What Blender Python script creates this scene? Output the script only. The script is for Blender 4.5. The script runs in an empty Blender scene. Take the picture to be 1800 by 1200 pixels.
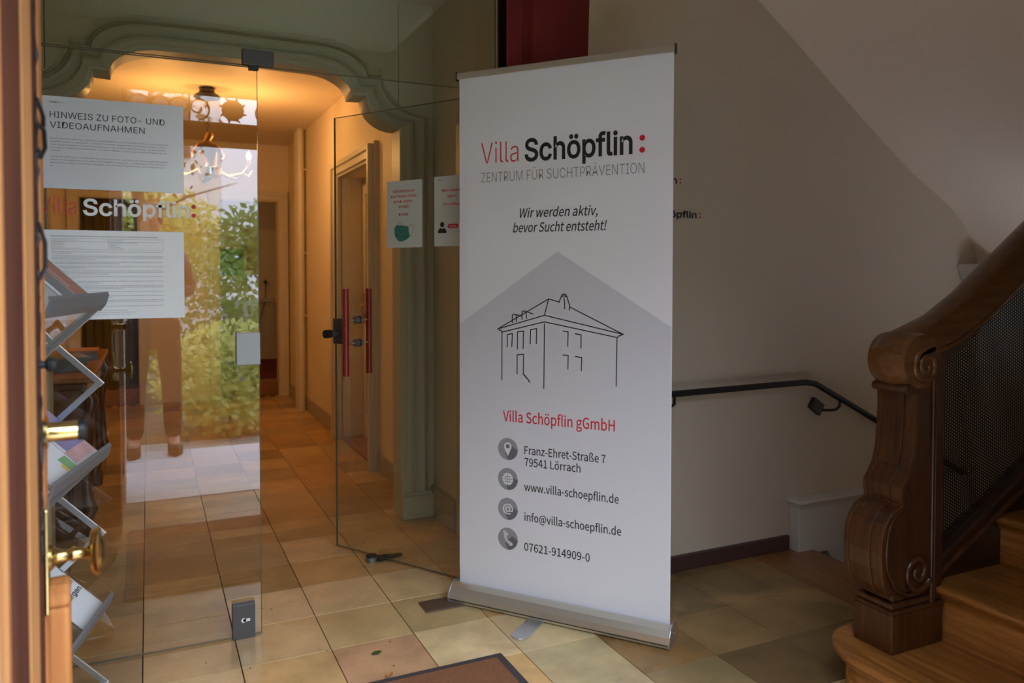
import bpy, math, random, os
from mathutils import Vector, Matrix
R = random.Random(7)
S = bpy.context.scene
COL = S.collection
rad = math.radians
# ------------------------------------------------------------------ camera, sky, exposure
FPX, CZ = 1370.0, 1.32
YAW = math.atan2(640, FPX)
TILT = rad(1.5)
cam_d = bpy.data.cameras.new('camera'); cam = bpy.data.objects.new('camera', cam_d); COL.objects.link(cam)
cam.location = (0, 0, CZ); cam.rotation_euler = (rad(90) - TILT, 0, -YAW)
cam_d.sensor_width = 36; cam_d.sensor_fit = 'HORIZONTAL'; cam_d.lens = 36 * FPX / 1800
PPY = 480 + FPX * math.tan(TILT)
cam_d.shift_y = (PPY - 600) / 1800   # principal point above the frame centre
cam_d.clip_start = 0.02; cam_d.clip_end = 200
cam_d.dof.use_dof = True; cam_d.dof.focus_distance = 2.85; cam_d.dof.aperture_fstop = 3.2
S.camera = cam
W = bpy.data.worlds.new('overcast_sky'); S.world = W; W.use_nodes = True
bg = W.node_tree.nodes['Background']; bg.inputs[0].default_value = (0.78, 0.89, 1.06, 1)
SKY_HORIZON = 4.7      # overcast sky: the zenith is three times as bright as the horizon
_tc = W.node_tree.nodes.new('ShaderNodeTexCoord'); _sx = W.node_tree.nodes.new('ShaderNodeSeparateXYZ'); _mr = W.node_tree.nodes.new('ShaderNodeMapRange')
_mr.inputs['To Min'].default_value = SKY_HORIZON; _mr.inputs['To Max'].default_value = SKY_HORIZON * 3
W.node_tree.links.new(_tc.outputs['Generated'], _sx.inputs[0]); W.node_tree.links.new(_sx.outputs[2], _mr.inputs['Value']); W.node_tree.links.new(_mr.outputs[0], bg.inputs[1])
S.view_settings.view_transform = 'Standard'; S.view_settings.look = 'None'
S.view_settings.exposure = 0.0; S.view_settings.gamma = 1.0; S.view_settings.use_curve_mapping = False
S.cycles.max_bounces = 10; S.cycles.diffuse_bounces = 5; S.cycles.glossy_bounces = 4
S.cycles.transparent_max_bounces = 16; S.cycles.caustics_reflective = False; S.cycles.caustics_refractive = False
# portal: tells the renderer where daylight enters the doorway
def portal(name, loc, rot, sx, sy):
    l = bpy.data.lights.new(name, 'AREA'); l.shape = 'RECTANGLE'; l.size = sx; l.size_y = sy
    l.cycles.is_portal = True
    o = bpy.data.objects.new(name, l); COL.objects.link(o); o.location = loc; o.rotation_euler = rot
portal('doorway_portal', (0.66, 0.60, 1.21), (rad(90), 0, 0), 1.56, 2.42)
def lamp(name, loc, watt, color, r=0.03):
    l = bpy.data.lights.new(name, 'POINT'); l.energy = watt; l.color = color; l.shadow_soft_size = r
    o = bpy.data.objects.new(name, l); COL.objects.link(o); o.location = loc; return o

# ------------------------------------------------------------------ materials
M = {}
def nt_new(name):
    m = bpy.data.materials.new(name); m.use_nodes = True
    nt = m.node_tree; return m, nt, nt.nodes['Principled BSDF']
def rgba(c): return (c[0], c[1], c[2], 1)
def plain(name, c, rough=0.6, metal=0.0, spec=0.5, bump=0.0, bscale=200, emit=None, coat=0, var=0.0, vscale=6, trans=0):
    m, nt, b = nt_new(name)
    b.inputs['Base Color'].default_value = rgba(c); b.inputs['Roughness'].default_value = rough
    b.inputs['Metallic'].default_value = metal; b.inputs['Specular IOR Level'].default_value = spec
    b.inputs['Coat Weight'].default_value = coat; b.inputs['Coat Roughness'].default_value = 0.12
    if trans: b.inputs['Transmission Weight'].default_value = trans
    tc = nt.nodes.new('ShaderNodeTexCoord')
    if var > 0:
        n = nt.nodes.new('ShaderNodeTexNoise'); n.inputs['Scale'].default_value = vscale; n.inputs['Detail'].default_value = 5
        mr = nt.nodes.new('ShaderNodeMapRange'); mr.inputs['To Min'].default_value = 1 - var; mr.inputs['To Max'].default_value = 1 + var
        mx = nt.nodes.new('ShaderNodeMix'); mx.data_type = 'RGBA'; mx.blend_type = 'MULTIPLY'; mx.inputs[0].default_value = 1
        nt.links.new(tc.outputs['Object'], n.inputs['Vector']); nt.links.new(n.outputs['Fac'], mr.inputs['Value'])
        mx.inputs[6].default_value = rgba(c); nt.links.new(mr.outputs[0], mx.inputs[7]); nt.links.new(mx.outputs[2], b.inputs['Base Color'])
    if bump > 0:
        n = nt.nodes.new('ShaderNodeTexNoise'); n.inputs['Scale'].default_value = bscale; n.inputs['Detail'].default_value = 4
        bp = nt.nodes.new('ShaderNodeBump'); bp.inputs['Strength'].default_value = bump; bp.inputs['Distance'].default_value = 0.004
        nt.links.new(tc.outputs['Object'], n.inputs['Vector']); nt.links.new(n.outputs['Fac'], bp.inputs['Height']); nt.links.new(bp.outputs[0], b.inputs['Normal'])
    if emit: b.inputs['Emission Color'].default_value = rgba(emit[0]); b.inputs['Emission Strength'].default_value = emit[1]
    M[name] = m; return m
def wood(name, c1, c2, axis='x', rough=0.35, scale=18, coat=0.3, bump=0.15, wear=None):
    m, nt, b = nt_new(name)
    tc = nt.nodes.new('ShaderNodeTexCoord'); mp = nt.nodes.new('ShaderNodeMapping')
    sc = {'x': (0.06, 1, 1), 'y': (1, 0.06, 1), 'z': (1, 1, 0.06)}[axis]
    mp.inputs['Scale'].default_value = [s * scale for s in sc]
    n = nt.nodes.new('ShaderNodeTexNoise'); n.inputs['Scale'].default_value = 2.2; n.inputs['Detail'].default_value = 8; n.inputs['Distortion'].default_value = 0.6
    n2 = nt.nodes.new('ShaderNodeTexNoise'); n2.inputs['Scale'].default_value = 14; n2.inputs['Detail'].default_value = 3
    add = nt.nodes.new('ShaderNodeMath'); add.operation = 'MULTIPLY_ADD'; add.inputs[1].default_value = 0.35
    cr = nt.nodes.new('ShaderNodeValToRGB'); cr.color_ramp.elements[0].position = 0.42; cr.color_ramp.elements[1].position = 0.85
    cr.color_ramp.elements[0].color = rgba(c1); cr.color_ramp.elements[1].color = rgba(c2)
    L = nt.links.new
    L(tc.outputs['Object'], mp.inputs['Vector']); L(mp.outputs[0], n.inputs['Vector']); L(mp.outputs[0], n2.inputs['Vector'])
    L(n2.outputs['Fac'], add.inputs[0]); L(n.outputs['Fac'], add.inputs[2]); L(add.outputs[0], cr.inputs[0])
    L(cr.outputs[0], b.inputs['Base Color'])
    bp = nt.nodes.new('ShaderNodeBump'); bp.inputs['Strength'].default_value = bump; bp.inputs['Distance'].default_value = 0.003
    L(add.outputs[0], bp.inputs['Height']); L(bp.outputs[0], b.inputs['Normal'])
    b.inputs['Roughness'].default_value = rough; b.inputs['Coat Weight'].default_value = coat; b.inputs['Coat Roughness'].default_value = 0.2
    M[name] = m; return m
def stone_tile(name):
    m, nt, b = nt_new(name); L = nt.links.new
    oi = nt.nodes.new('ShaderNodeObjectInfo'); tc = nt.nodes.new('ShaderNodeTexCoord')
    geo = nt.nodes.new('ShaderNodeNewGeometry')
    n = nt.nodes.new('ShaderNodeTexNoise'); n.inputs['Scale'].default_value = 5; n.inputs['Detail'].default_value = 9; n.inputs['Roughness'].default_value = 0.65
    n2 = nt.nodes.new('ShaderNodeTexNoise'); n2.inputs['Scale'].default_value = 2.3; n2.inputs['Detail'].default_value = 4; n2.inputs['Distortion'].default_value = 1.2
    L(geo.outputs['Position'], n.inputs['Vector']); L(geo.outputs['Position'], n2.inputs['Vector'])
    mr = nt.nodes.new('ShaderNodeMapRange'); mr.inputs['From Min'].default_value = .3; mr.inputs['From Max'].default_value = .7; mr.inputs['To Min'].default_value = 0.74; mr.inputs['To Max'].default_value = 1.20
    L(n.outputs['Fac'], mr.inputs['Value'])
    mx = nt.nodes.new('ShaderNodeMix'); mx.data_type = 'RGBA'; mx.blend_type = 'MULTIPLY'; mx.inputs[0].default_value = 1
    L(oi.outputs['Color'], mx.inputs[6]); L(mr.outputs[0], mx.inputs[7])
    cr = nt.nodes.new('ShaderNodeValToRGB'); cr.color_ramp.elements[0].position = 0.54; cr.color_ramp.elements[1].position = 0.68
    cr.color_ramp.elements[0].color = (0, 0, 0, 1); cr.color_ramp.elements[1].color = (0.55, 0.55, 0.55, 1)
    L(n2.outputs['Fac'], cr.inputs[0])
    mx2 = nt.nodes.new('ShaderNodeMix'); mx2.data_type = 'RGBA'; L(cr.outputs[0], mx2.inputs[0]); L(mx.outputs[2], mx2.inputs[6]); mx2.inputs[7].default_value = (0.50, 0.30, 0.12, 1)
    L(mx2.outputs[2], b.inputs['Base Color'])
    mr2 = nt.nodes.new('ShaderNodeMapRange'); mr2.inputs['To Min'].default_value = 0.22; mr2.inputs['To Max'].default_value = 0.42
    L(n.outputs['Fac'], mr2.inputs['Value']); L(mr2.outputs[0], b.inputs['Roughness'])
    b.inputs['Specular IOR Level'].default_value = .36
    bp = nt.nodes.new('ShaderNodeBump'); bp.inputs['Strength'].default_value = 0.05; bp.inputs['Distance'].default_value = 0.003
    L(n.outputs['Fac'], bp.inputs['Height']); L(bp.outputs[0], b.inputs['Normal'])
    M[name] = m
def glass(name, tint=(0.87, 0.91, 0.86), f0=0.11):
    m = bpy.data.materials.new(name); m.use_nodes = True; nt = m.node_tree; nt.nodes.clear(); L = nt.links.new
    out = nt.nodes.new('ShaderNodeOutputMaterial'); mix = nt.nodes.new('ShaderNodeMixShader')
    tr = nt.nodes.new('ShaderNodeBsdfTransparent'); tr.inputs[0].default_value = rgba(tint)
    gl = nt.nodes.new('ShaderNodeBsdfGlossy'); gl.inputs['Roughness'].default_value = 0.0; gl.inputs['Color'].default_value = (1, 1, 1, 1)
    lw = nt.nodes.new('ShaderNodeLayerWeight'); lw.inputs[0].default_value = 0.5
    pw = nt.nodes.new('ShaderNodeMath'); pw.operation = 'POWER'; pw.inputs[1].default_value = 5
    ma = nt.nodes.new('ShaderNodeMath'); ma.operation = 'MULTIPLY_ADD'; ma.inputs[1].default_value = 1 - f0; ma.inputs[2].default_value = f0
    L(lw.outputs['Facing'], pw.inputs[0]); L(pw.outputs[0], ma.inputs[0]); L(ma.outputs[0], mix.inputs[0])
    L(tr.outputs[0], mix.inputs[1]); L(gl.outputs[0], mix.inputs[2]); L(mix.outputs[0], out.inputs[0])
    M[name] = m; return m
plain('plaster_hall', (0.60, 0.505, 0.40), 0.85, bump=0.25, bscale=60, var=0.04, vscale=2, spec=.25)
plain('plaster_soffit', (0.84, 0.71, 0.59), 0.8, bump=0.2, bscale=60, spec=.25)
plain('plaster_vestibule', (0.60, 0.58, 0.46), 0.75, bump=0.15, bscale=60, spec=.3)
plain('plaster_corridor', (0.74, 0.64, 0.48), 0.55, bump=0.1, bscale=40, spec=.4)
plain('sage_paint', (0.44, 0.46, 0.36), 0.45, bump=0.15, bscale=25)
plain('cream_paint', (0.62, 0.57, 0.45), 0.35, bump=0.1, bscale=25)
plain('white_paint', (0.62, 0.60, 0.55), 0.5, bump=0.15, bscale=30)
plain('stone_skirting', (0.36, 0.32, 0.25), 0.5, var=.12, vscale=8)
plain('brown_skirting', (0.075, 0.035, 0.03), 0.45, var=.2)
plain('grout', (0.055, 0.045, 0.035), 0.9)
stone_tile('limestone')
glass('clear_glass')
plain('glass_edge', (0.07, 0.10, 0.07), 0.3)
plain('dark_bronze', (0.075, 0.065, 0.058), 0.38, metal=.6)
plain('charcoal_metal', (0.10, 0.095, 0.10), 0.42, metal=.5)
plain('brushed_steel', (0.26, 0.26, 0.27), 0.5, metal=.8, bump=.05, bscale=300)
plain('chrome', (0.7, 0.7, 0.7), 0.12, metal=1)
plain('champagne_alu', (0.66, 0.63, 0.56), 0.33, metal=.85)
plain('tray_grey', (0.17, 0.17, 0.18), 0.45)
plain('silver_alu', (0.62, 0.64, 0.66), 0.32, metal=.9)
plain('brass', (0.72, 0.52, 0.22), 0.16, metal=1)
plain('old_brass', (0.55, 0.40, 0.16), 0.22, metal=1, var=.3, vscale=30)
plain('black_iron', (0.012, 0.013, 0.014), 0.45, metal=.2)
plain('black_rubber', (0.01, 0.01, 0.011), 0.6)
plain('red_lacquer', (0.30, 0.008, 0.016), 0.25, coat=.5)
plain('dark_red_cloth', (0.16, 0.006, 0.008), 0.75, var=.15)
plain('vinyl_white', (0.76, 0.77, 0.84), 0.42, spec=.4)
plain('paper', (0.80, 0.82, 0.84), 0.55)
plain('laminated_paper', (0.62, 0.65, 0.70), 0.28, coat=.6)
plain('paper_leaf', (0.60, 0.66, 0.64), 0.6)
plain('print_black', (0.012, 0.012, 0.014), 0.5)
plain('print_grey', (0.17, 0.17, 0.18), 0.5)
plain('print_body', (0.16, 0.16, 0.19), 0.5)
plain('print_red', (0.62, 0.015, 0.03), 0.5)
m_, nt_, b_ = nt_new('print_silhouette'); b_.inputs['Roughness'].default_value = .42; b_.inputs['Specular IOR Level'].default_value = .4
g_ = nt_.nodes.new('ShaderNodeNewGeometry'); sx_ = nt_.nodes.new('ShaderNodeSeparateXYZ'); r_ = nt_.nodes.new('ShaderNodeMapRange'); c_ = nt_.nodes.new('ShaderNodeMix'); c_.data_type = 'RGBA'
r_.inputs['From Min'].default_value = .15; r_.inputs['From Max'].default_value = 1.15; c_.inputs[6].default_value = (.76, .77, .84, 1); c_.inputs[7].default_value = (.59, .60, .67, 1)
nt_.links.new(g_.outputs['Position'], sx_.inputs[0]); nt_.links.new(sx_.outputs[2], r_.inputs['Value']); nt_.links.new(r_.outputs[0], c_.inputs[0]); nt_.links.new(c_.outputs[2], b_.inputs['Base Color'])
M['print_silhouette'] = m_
plain('icon_grey', (0.30, 0.30, 0.33), 0.5)
plain('icon_shadow', (0.14, 0.14, 0.16), 0.5)
plain('print_teal', (0.04, 0.22, 0.20), 0.5)
plain('print_teal_dark', (0.015, 0.10, 0.10), 0.5)
plain('frosted_film', (0.78, 0.80, 0.80), 0.7)
plain('red_film', (0.50, 0.04, 0.06), 0.6)
wood('wood_tread', (0.17, 0.058, 0.012), (0.42, 0.17, 0.036), 'y', 0.34, 22, 0.35)
wood('wood_riser', (0.24, 0.085, 0.016), (0.50, 0.21, 0.05), 'y', 0.38, 22, 0.25)
wood('wood_newel', (0.026, 0.009, 0.004), (0.088, 0.030, 0.009), 'z', 0.30, 16, 0.25)
wood('wood_rail', (0.085, 0.032, 0.010), (0.17, 0.068, 0.020), 'x', 0.32, 22, 0.25)
wood('wood_dark', (0.018, 0.008, 0.005), (0.05, 0.022, 0.012), 'x', 0.3, 16, 0.4)
wood('wood_board', (0.17, 0.066, 0.018), (0.32, 0.14, 0.042), 'y', 0.35, 22, 0.3)
wood('wood_desk', (0.045, 0.018, 0.009), (0.13, 0.05, 0.022), 'z', 0.3, 14, 0.4)
wood('wood_desktop', (0.16, 0.06, 0.02), (0.34, 0.15, 0.05), 'y', 0.35, 14, 0.3)
wood('door_panel_wood', (0.04, 0.010, 0.006), (0.10, 0.03, 0.016), 'z', 0.7, 12, 0)
wood('door_stile_wood', (0.30, 0.12, 0.04), (0.52, 0.25, 0.09), 'z', 0.7, 12, 0)
wood('door_edge_wood', (0.34, 0.12, 0.035), (0.54, 0.22, 0.07), 'z', 0.65, 12, 0)
plain('perforated_bronze', (0.022, 0.014, 0.010), 0.5, metal=.3)
plain('mat_border', (0.05, 0.042, 0.045), 0.8, bump=.3, bscale=80)
plain('coir', (0.28, 0.115, 0.05), 0.95, bump=1, bscale=400, var=.35, vscale=120)
plain('marble', (0.68, 0.66, 0.63), 0.4, var=.12, vscale=9)
plain('granite_step', (0.55, 0.55, 0.57), 0.7, var=.15, vscale=40)
plain('garden_ground', (0.10, 0.09, 0.05), 0.95, var=.4, vscale=2)
plain('gravel_path', (0.30, 0.28, 0.25), 0.95, var=.2, vscale=20)
plain('leaf_green', (0.28, 0.38, 0.08), 0.45, var=.45, vscale=3)
plain('leaf_light', (0.62, 0.64, 0.20), 0.5, var=.35, vscale=3)
plain('leaf_autumn', (0.30, 0.16, 0.07), 0.6, var=.35, vscale=4)
plain('bark', (0.07, 0.05, 0.035), 0.9, var=.3, vscale=10)
plain('facade', (0.85, 0.85, 0.83), 0.9)
plain('roof_tile_red', (0.20, 0.07, 0.045), 0.8)
plain('shutter_brown', (0.16, 0.08, 0.05), 0.7)
plain('window_dark', (0.05, 0.06, 0.07), 0.1)
plain('leaf_on_floor', (0.035, 0.09, 0.012), 0.6)
plain('dry_leaf', (0.45, 0.22, 0.06), 0.7)
plain('carpet_red', (0.14, 0.02, 0.025), 0.95, var=.3, vscale=15)
plain('olive_cloth', (0.12, 0.09, 0.015), 0.9)
plain('gilt', (0.45, 0.27, 0.07), 0.35, metal=.8)
plain('painting_green', (0.07, 0.12, 0.04), 0.6, var=.9, vscale=9)
plain('tape_yellow', (0.70, 0.48, 0.03), 0.5)
plain('grey_print', (0.22, 0.22, 0.24), 0.45)
plain('orange_print', (0.50, 0.17, 0.09), 0.4)
plain('blue_print', (0.12, 0.14, 0.40), 0.35, var=.5, vscale=14)
plain('pink_print', (0.55, 0.30, 0.32), 0.35, var=.4, vscale=18)
plain('green_print', (0.08, 0.36, 0.10), 0.35)
plain('yellow_print', (0.72, 0.55, 0.05), 0.35)
plain('cyan_print', (0.08, 0.35, 0.38), 0.35)
plain('blue_brochure', (0.14, 0.17, 0.19), 0.5)
plain('orange_box', (0.42, 0.18, 0.06), 0.5)
plain('bulb_glow', (1, .8, .5), 0.4, emit=((1.0, 0.72, 0.38), 60))
plain('carved_wood', (0.16, 0.07, 0.02), 0.4, var=.4, vscale=10)
plain('antler', (0.55, 0.42, 0.26), 0.45, var=.2)
plain('skin', (0.50, 0.30, 0.22), 0.5)
plain('jacket_cloth', (0.06, 0.065, 0.085), 0.8, bump=.4, bscale=60)
plain('trouser_cloth', (0.018, 0.018, 0.022), 0.85)
plain('hair', (0.02, 0.014, 0.01), 0.6)
plain('brown_plate', (0.20, 0.15, 0.11), 0.4, metal=.6)
plain('cord_black', (0.01, 0.01, 0.01), 0.5)
# leaves let light through
for nm in ('door_panel_wood', 'door_stile_wood', 'door_edge_wood'): M[nm].node_tree.nodes['Principled BSDF'].inputs['Specular IOR Level'].default_value = .15
for nm in ('leaf_green', 'leaf_light', 'leaf_autumn'):
    m_ = M[nm]; nt_ = m_.node_tree; b_ = nt_.nodes['Principled BSDF']; out_ = nt_.nodes['Material Output']
    tl_ = nt_.nodes.new('ShaderNodeBsdfTranslucent'); mx_ = nt_.nodes.new('ShaderNodeMixShader'); mx_.inputs[0].default_value = .45
    src = b_.inputs['Base Color'].links[0].from_socket; nt_.links.new(src, tl_.inputs[0])
    nt_.links.new(b_.outputs[0], mx_.inputs[1]); nt_.links.new(tl_.outputs[0], mx_.inputs[2]); nt_.links.new(mx_.outputs[0], out_.inputs[0])
plain('sky_blocker_dark', (0.045, 0.05, 0.04), 0.8, var=.3, vscale=4)  # muted dark for the added hedge, keeps its green bounce low
# acrylic
glass('acrylic', (0.90, 0.93, 0.93), 0.06)

# ------------------------------------------------------------------ geometry helpers
class MB:
    def __init__(s): s.v = []; s.f = []
    def add(s, vs, fs):
        o = len(s.v); s.v += [tuple(v) for v in vs]; s.f += [tuple(i + o for i in f) for f in fs]; return s
    def box(s, x0, x1, y0, y1, z0, z1):
        v = [(x0,y0,z0),(x1,y0,z0),(x1,y1,z0),(x0,y1,z0),(x0,y0,z1),(x1,y0,z1),(x1,y1,z1),(x0,y1,z1)]
        return s.add(v, [(0,3,2,1),(4,5,6,7),(0,1,5,4),(1,2,6,5),(2,3,7,6),(3,0,4,7)])
    def prism(s, poly, plane, a, b):
        """poly 2-D; plane 'xz' extrudes along y, 'yz' along x, 'xy' along z"""
        def P(p, t): return {'xz': (p[0], t, p[1]), 'yz': (t, p[0], p[1]), 'xy': (p[0], p[1], t)}[plane]
        n = len(poly); v = [P(p, a) for p in poly] + [P(p, b) for p in poly]
        f = [tuple(range(n))[::-1], tuple(range(n, 2*n))] + [(i, (i+1) % n, n + (i+1) % n, n + i) for i in range(n)]
        return s.add(v, f)
    def tube(s, path, r, seg=10, cap=True, ell=None):
        """path list of 3-D points; r radius or list"""
        P = [Vector(p) for p in path]; n = len(P); rs = r if isinstance(r, (list, tuple)) else [r] * n
        t0 = (P[1] - P[0]).normalized(); up = Vector((0, 0, 1)) if abs(t0.z) < .9 else Vector((0, 1, 0))
        a = t0.cross(up).normalized(); vs = []; fs = []
        for i in range(n):
            t = (P[min(i+1, n-1)] - P[max(i-1, 0)]).normalized()
            a = (a - t * a.dot(t)).normalized(); b = t.cross(a)
            for k in range(seg):
                an = 2 * math.pi * k / seg; vs.append(P[i] + (a * math.cos(an) + b * math.sin(an)) * rs[i])
        for i in range(n - 1):
            for k in range(seg):
                k2 = (k + 1) % seg; fs.append((i*seg+k, i*seg+k2, (i+1)*seg+k2, (i+1)*seg+k))
        if cap: fs += [tuple(range(seg))[::-1], tuple(range((n-1)*seg, n*seg))]
        return s.add(vs, fs)
    def lathe(s, prof, c=(0,0,0), axis='z', seg=24, sc=(1,1)):
        """prof list of (r, t) along axis"""
        vs = []; fs = []; n = len(prof)
        for r, t in prof:
            for k in range(seg):
                an = 2*math.pi*k/seg; p, q = r*math.cos(an)*sc[0], r*math.sin(an)*sc[1]
                vs.append({'z': (c[0]+p, c[1]+q, c[2]+t), 'x': (c[0]+t, c[1]+p, c[2]+q), 'y': (c[0]+p, c[1]+t, c[2]+q)}[axis])
        for i in range(n-1):
            for k in range(seg):
                k2 = (k+1) % seg; fs.append((i*seg+k, i*seg+k2, (i+1)*seg+k2, (i+1)*seg+k))
        fs += [tuple(range(seg))[::-1], tuple(range((n-1)*seg, n*seg))]
        return s.add(vs, fs)
    def xf(s, mat):
        s.v = [tuple(mat @ Vector(v)) for v in s.v]; return s
    def build(s, name, mat, parent=None, world=False, bevel=0, smooth=False, kind=None):
        off = Vector((0, 0, 0))
        if parent is not None and world:
            p = parent
            while p is not None: off += p.location; p = p.parent
        me = bpy.data.meshes.new(name)
        me.from_pydata([tuple(Vector(v) - off) for v in s.v], [], s.f); me.validate(); me.update()
        o = bpy.data.objects.new(name, me); COL.objects.link(o)
        if isinstance(mat, str): mat = M[mat]
        me.materials.append(mat)
        if smooth:
            for p in me.polygons: p.use_smooth = True
            try: me.set_sharp_from_angle(angle=rad(38))
            except Exception: pass
        if parent is not None: o.parent = parent
        if bevel:
            b = o.modifiers.new('bevel', 'BEVEL'); b.width = bevel; b.segments = 2; b.limit_method = 'ANGLE'; b.angle_limit = rad(35)
        if kind: o['kind'] = kind
        return o
def thing(name, label, cat, loc=(0,0,0), rotz=0, group=None):
    o = bpy.data.objects.new(name, None); COL.objects.link(o); o.location = loc; o.rotation_euler = (0, 0, rotz)
    o.empty_display_size = .05; o['label'] = label; o['category'] = cat
    if group: o['group'] = group
    return o
def tag(o, label, cat, group=None):
    o['label'] = label; o['category'] = cat
    if group: o['group'] = group
    return o
def struct(o): o['kind'] = 'structure'; return o
# text -------------------------------------------------------------
FONTS = {}
def font(key):
    if key in FONTS: return FONTS[key]
    fn = {'sans': 'Inter.woff2', 'humanist': 'Noto Sans CJK Regular.woff2'}[key]; f = None
    try:
        base = bpy.utils.system_resource('DATAFILES', path='fonts')
        f = bpy.data.fonts.load(os.path.join(base, fn))
    except Exception: f = None
    FONTS[key] = f; return f
TC = {}
def text_geo(s, key='sans', off=0.0, shear=0.0, res=3):
    k = (s, key, off, shear, res)
    if k in TC: return TC[k]
    c = bpy.data.curves.new('t', 'FONT'); c.body = s; c.size = 1; c.offset = off; c.shear = shear; c.resolution_u = res
    f = font(key)
    if f: c.font = f
    o = bpy.data.objects.new('t', c); COL.objects.link(o)
    dg = bpy.context.evaluated_depsgraph_get(); me = bpy.data.meshes.new_from_object(o.evaluated_get(dg))
    vs = [tuple(v.co) for v in me.vertices]; fs = [tuple(p.vertices) for p in me.polygons]
    bpy.data.objects.remove(o); bpy.data.curves.remove(c); bpy.data.meshes.remove(me)
    TC[k] = (vs, fs); return TC[k]
class Sheet:
    """a flat printed surface: origin, right vector, up vector, normal"""
    def __init__(s, o, u, w): s.o = Vector(o); s.u = Vector(u).normalized(); s.w = Vector(w).normalized(); s.n = s.u.cross(s.w)
    def p(s, a, b, d=0): return s.o + s.u*a + s.w*b + s.n*d
    def text(s, mb, txt, x0, x1, z0, cap, key='sans', off=0.0, shear=0.0, res=3, d=.0008, align='fit'):
        vs, fs = text_geo(txt, key, off, shear, res)
        if not vs: return
        ax0 = min(v[0] for v in vs); ax1 = max(v[0] for v in vs); H = text_geo('H', key, off, 0, res)[0]; ch = max(v[1] for v in H) - min(v[1] for v in H)
        sy = cap / ch
        if x1 is None: sx = sy
        else: sx = (x1 - x0) / (ax1 - ax0)
        if align == 'c': sx = sy; x0 = (x0 + x1)/2 - (ax1-ax0)*sx/2
        mb.add([s.p(x0 + (v[0]-ax0)*sx, z0 + v[1]*sy, d) for v in vs], fs)
    def rect(s, mb, a0, a1, b0, b1, d=.0008): mb.add([s.p(a0,b0,d), s.p(a1,b0,d), s.p(a1,b1,d), s.p(a0,b1,d)], [(0,1,2,3)])
    def poly(s, mb, pts, d=.0008): mb.add([s.p(a, b, d) for a, b in pts], [tuple(range(len(pts)))])
    def line(s, mb, pts, w, d=.0008):
        for (a0, b0), (a1, b1) in zip(pts[:-1], pts[1:]):
            v = Vector((a1-a0, b1-b0)); l = v.length
            if l < 1e-6: continue
            v /= l; nx, ny = -v.y*w/2, v.x*w/2; e = w*.4
            s.poly(mb, [(a0-nx-v.x*e, b0-ny-v.y*e), (a1-nx+v.x*e, b1-ny+v.y*e), (a1+nx+v.x*e, b1+ny+v.y*e), (a0+nx-v.x*e, b0+ny-v.y*e)], d)
    def disc(s, mb, a, b, r, d=.0008, n=32, sx=1.0): s.poly(mb, [(a + sx*r*math.cos(2*math.pi*k/n), b + r*math.sin(2*math.pi*k/n)) for k in range(n)], d)
    def ring(s, mb, a, b, r, w, d=.0008, n=32, sx=1.0, a0=0, a1=360):
        s.line(mb, [(a + sx*r*math.cos(rad(a0+(a1-a0)*k/n)), b + r*math.sin(rad(a0+(a1-a0)*k/n))) for k in range(n+1)], w, d)

# ------------------------------------------------------------------ setting: floor
fl = struct(MB().box(-1.15, 2.53, 0.92, 8.72, -0.10, -0.010).build('floor', 'grout'))
TP = 0.30
def cell_mesh(w, h):
    mb = MB(); g = .0016; b = .0009
    x0, x1, y0, y1 = g, w-g, g, h-g
    v = [(x0,y0,-.012),(x1,y0,-.012),(x1,y1,-.012),(x0,y1,-.012),(x0,y0,-b),(x1,y0,-b),(x1,y1,-b),(x0,y1,-b),(x0+b,y0+b,0),(x1-b,y0+b,0),(x1-b,y1-b,0),(x0+b,y1-b,0)]
    mb.add(v, [(0,1,5,4),(1,2,6,5),(2,3,7,6),(3,0,4,7),(4,5,9,8),(5,6,10,9),(6,7,11,10),(7,4,8,11),(8,9,10,11)])
    me = bpy.data.meshes.new('tile'); me.from_pydata(mb.v, [], mb.f); me.update(); me.materials.append(M['limestone']); return me
TM = {}
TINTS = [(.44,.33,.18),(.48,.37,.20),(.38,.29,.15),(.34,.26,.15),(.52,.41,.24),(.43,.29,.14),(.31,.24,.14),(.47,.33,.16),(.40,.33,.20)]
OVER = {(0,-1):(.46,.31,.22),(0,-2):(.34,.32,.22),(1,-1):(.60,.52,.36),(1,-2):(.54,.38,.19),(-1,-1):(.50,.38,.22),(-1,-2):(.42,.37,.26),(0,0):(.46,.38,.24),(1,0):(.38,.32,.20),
        (-1,0):(.50,.40,.27),(2,-2):(.47,.42,.28),(2,-3):(.48,.43,.33),(3,-3):(.42,.38,.27),(3,-4):(.52,.38,.20),(2,-1):(.55,.48,.33),(-1,1):(.50,.42,.30),(0,1):(.52,.43,.30),(1,1):(.50,.42,.28),(-1,-3):(.55,.42,.24),(0,-3):(.44,.38,.26)}
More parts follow.
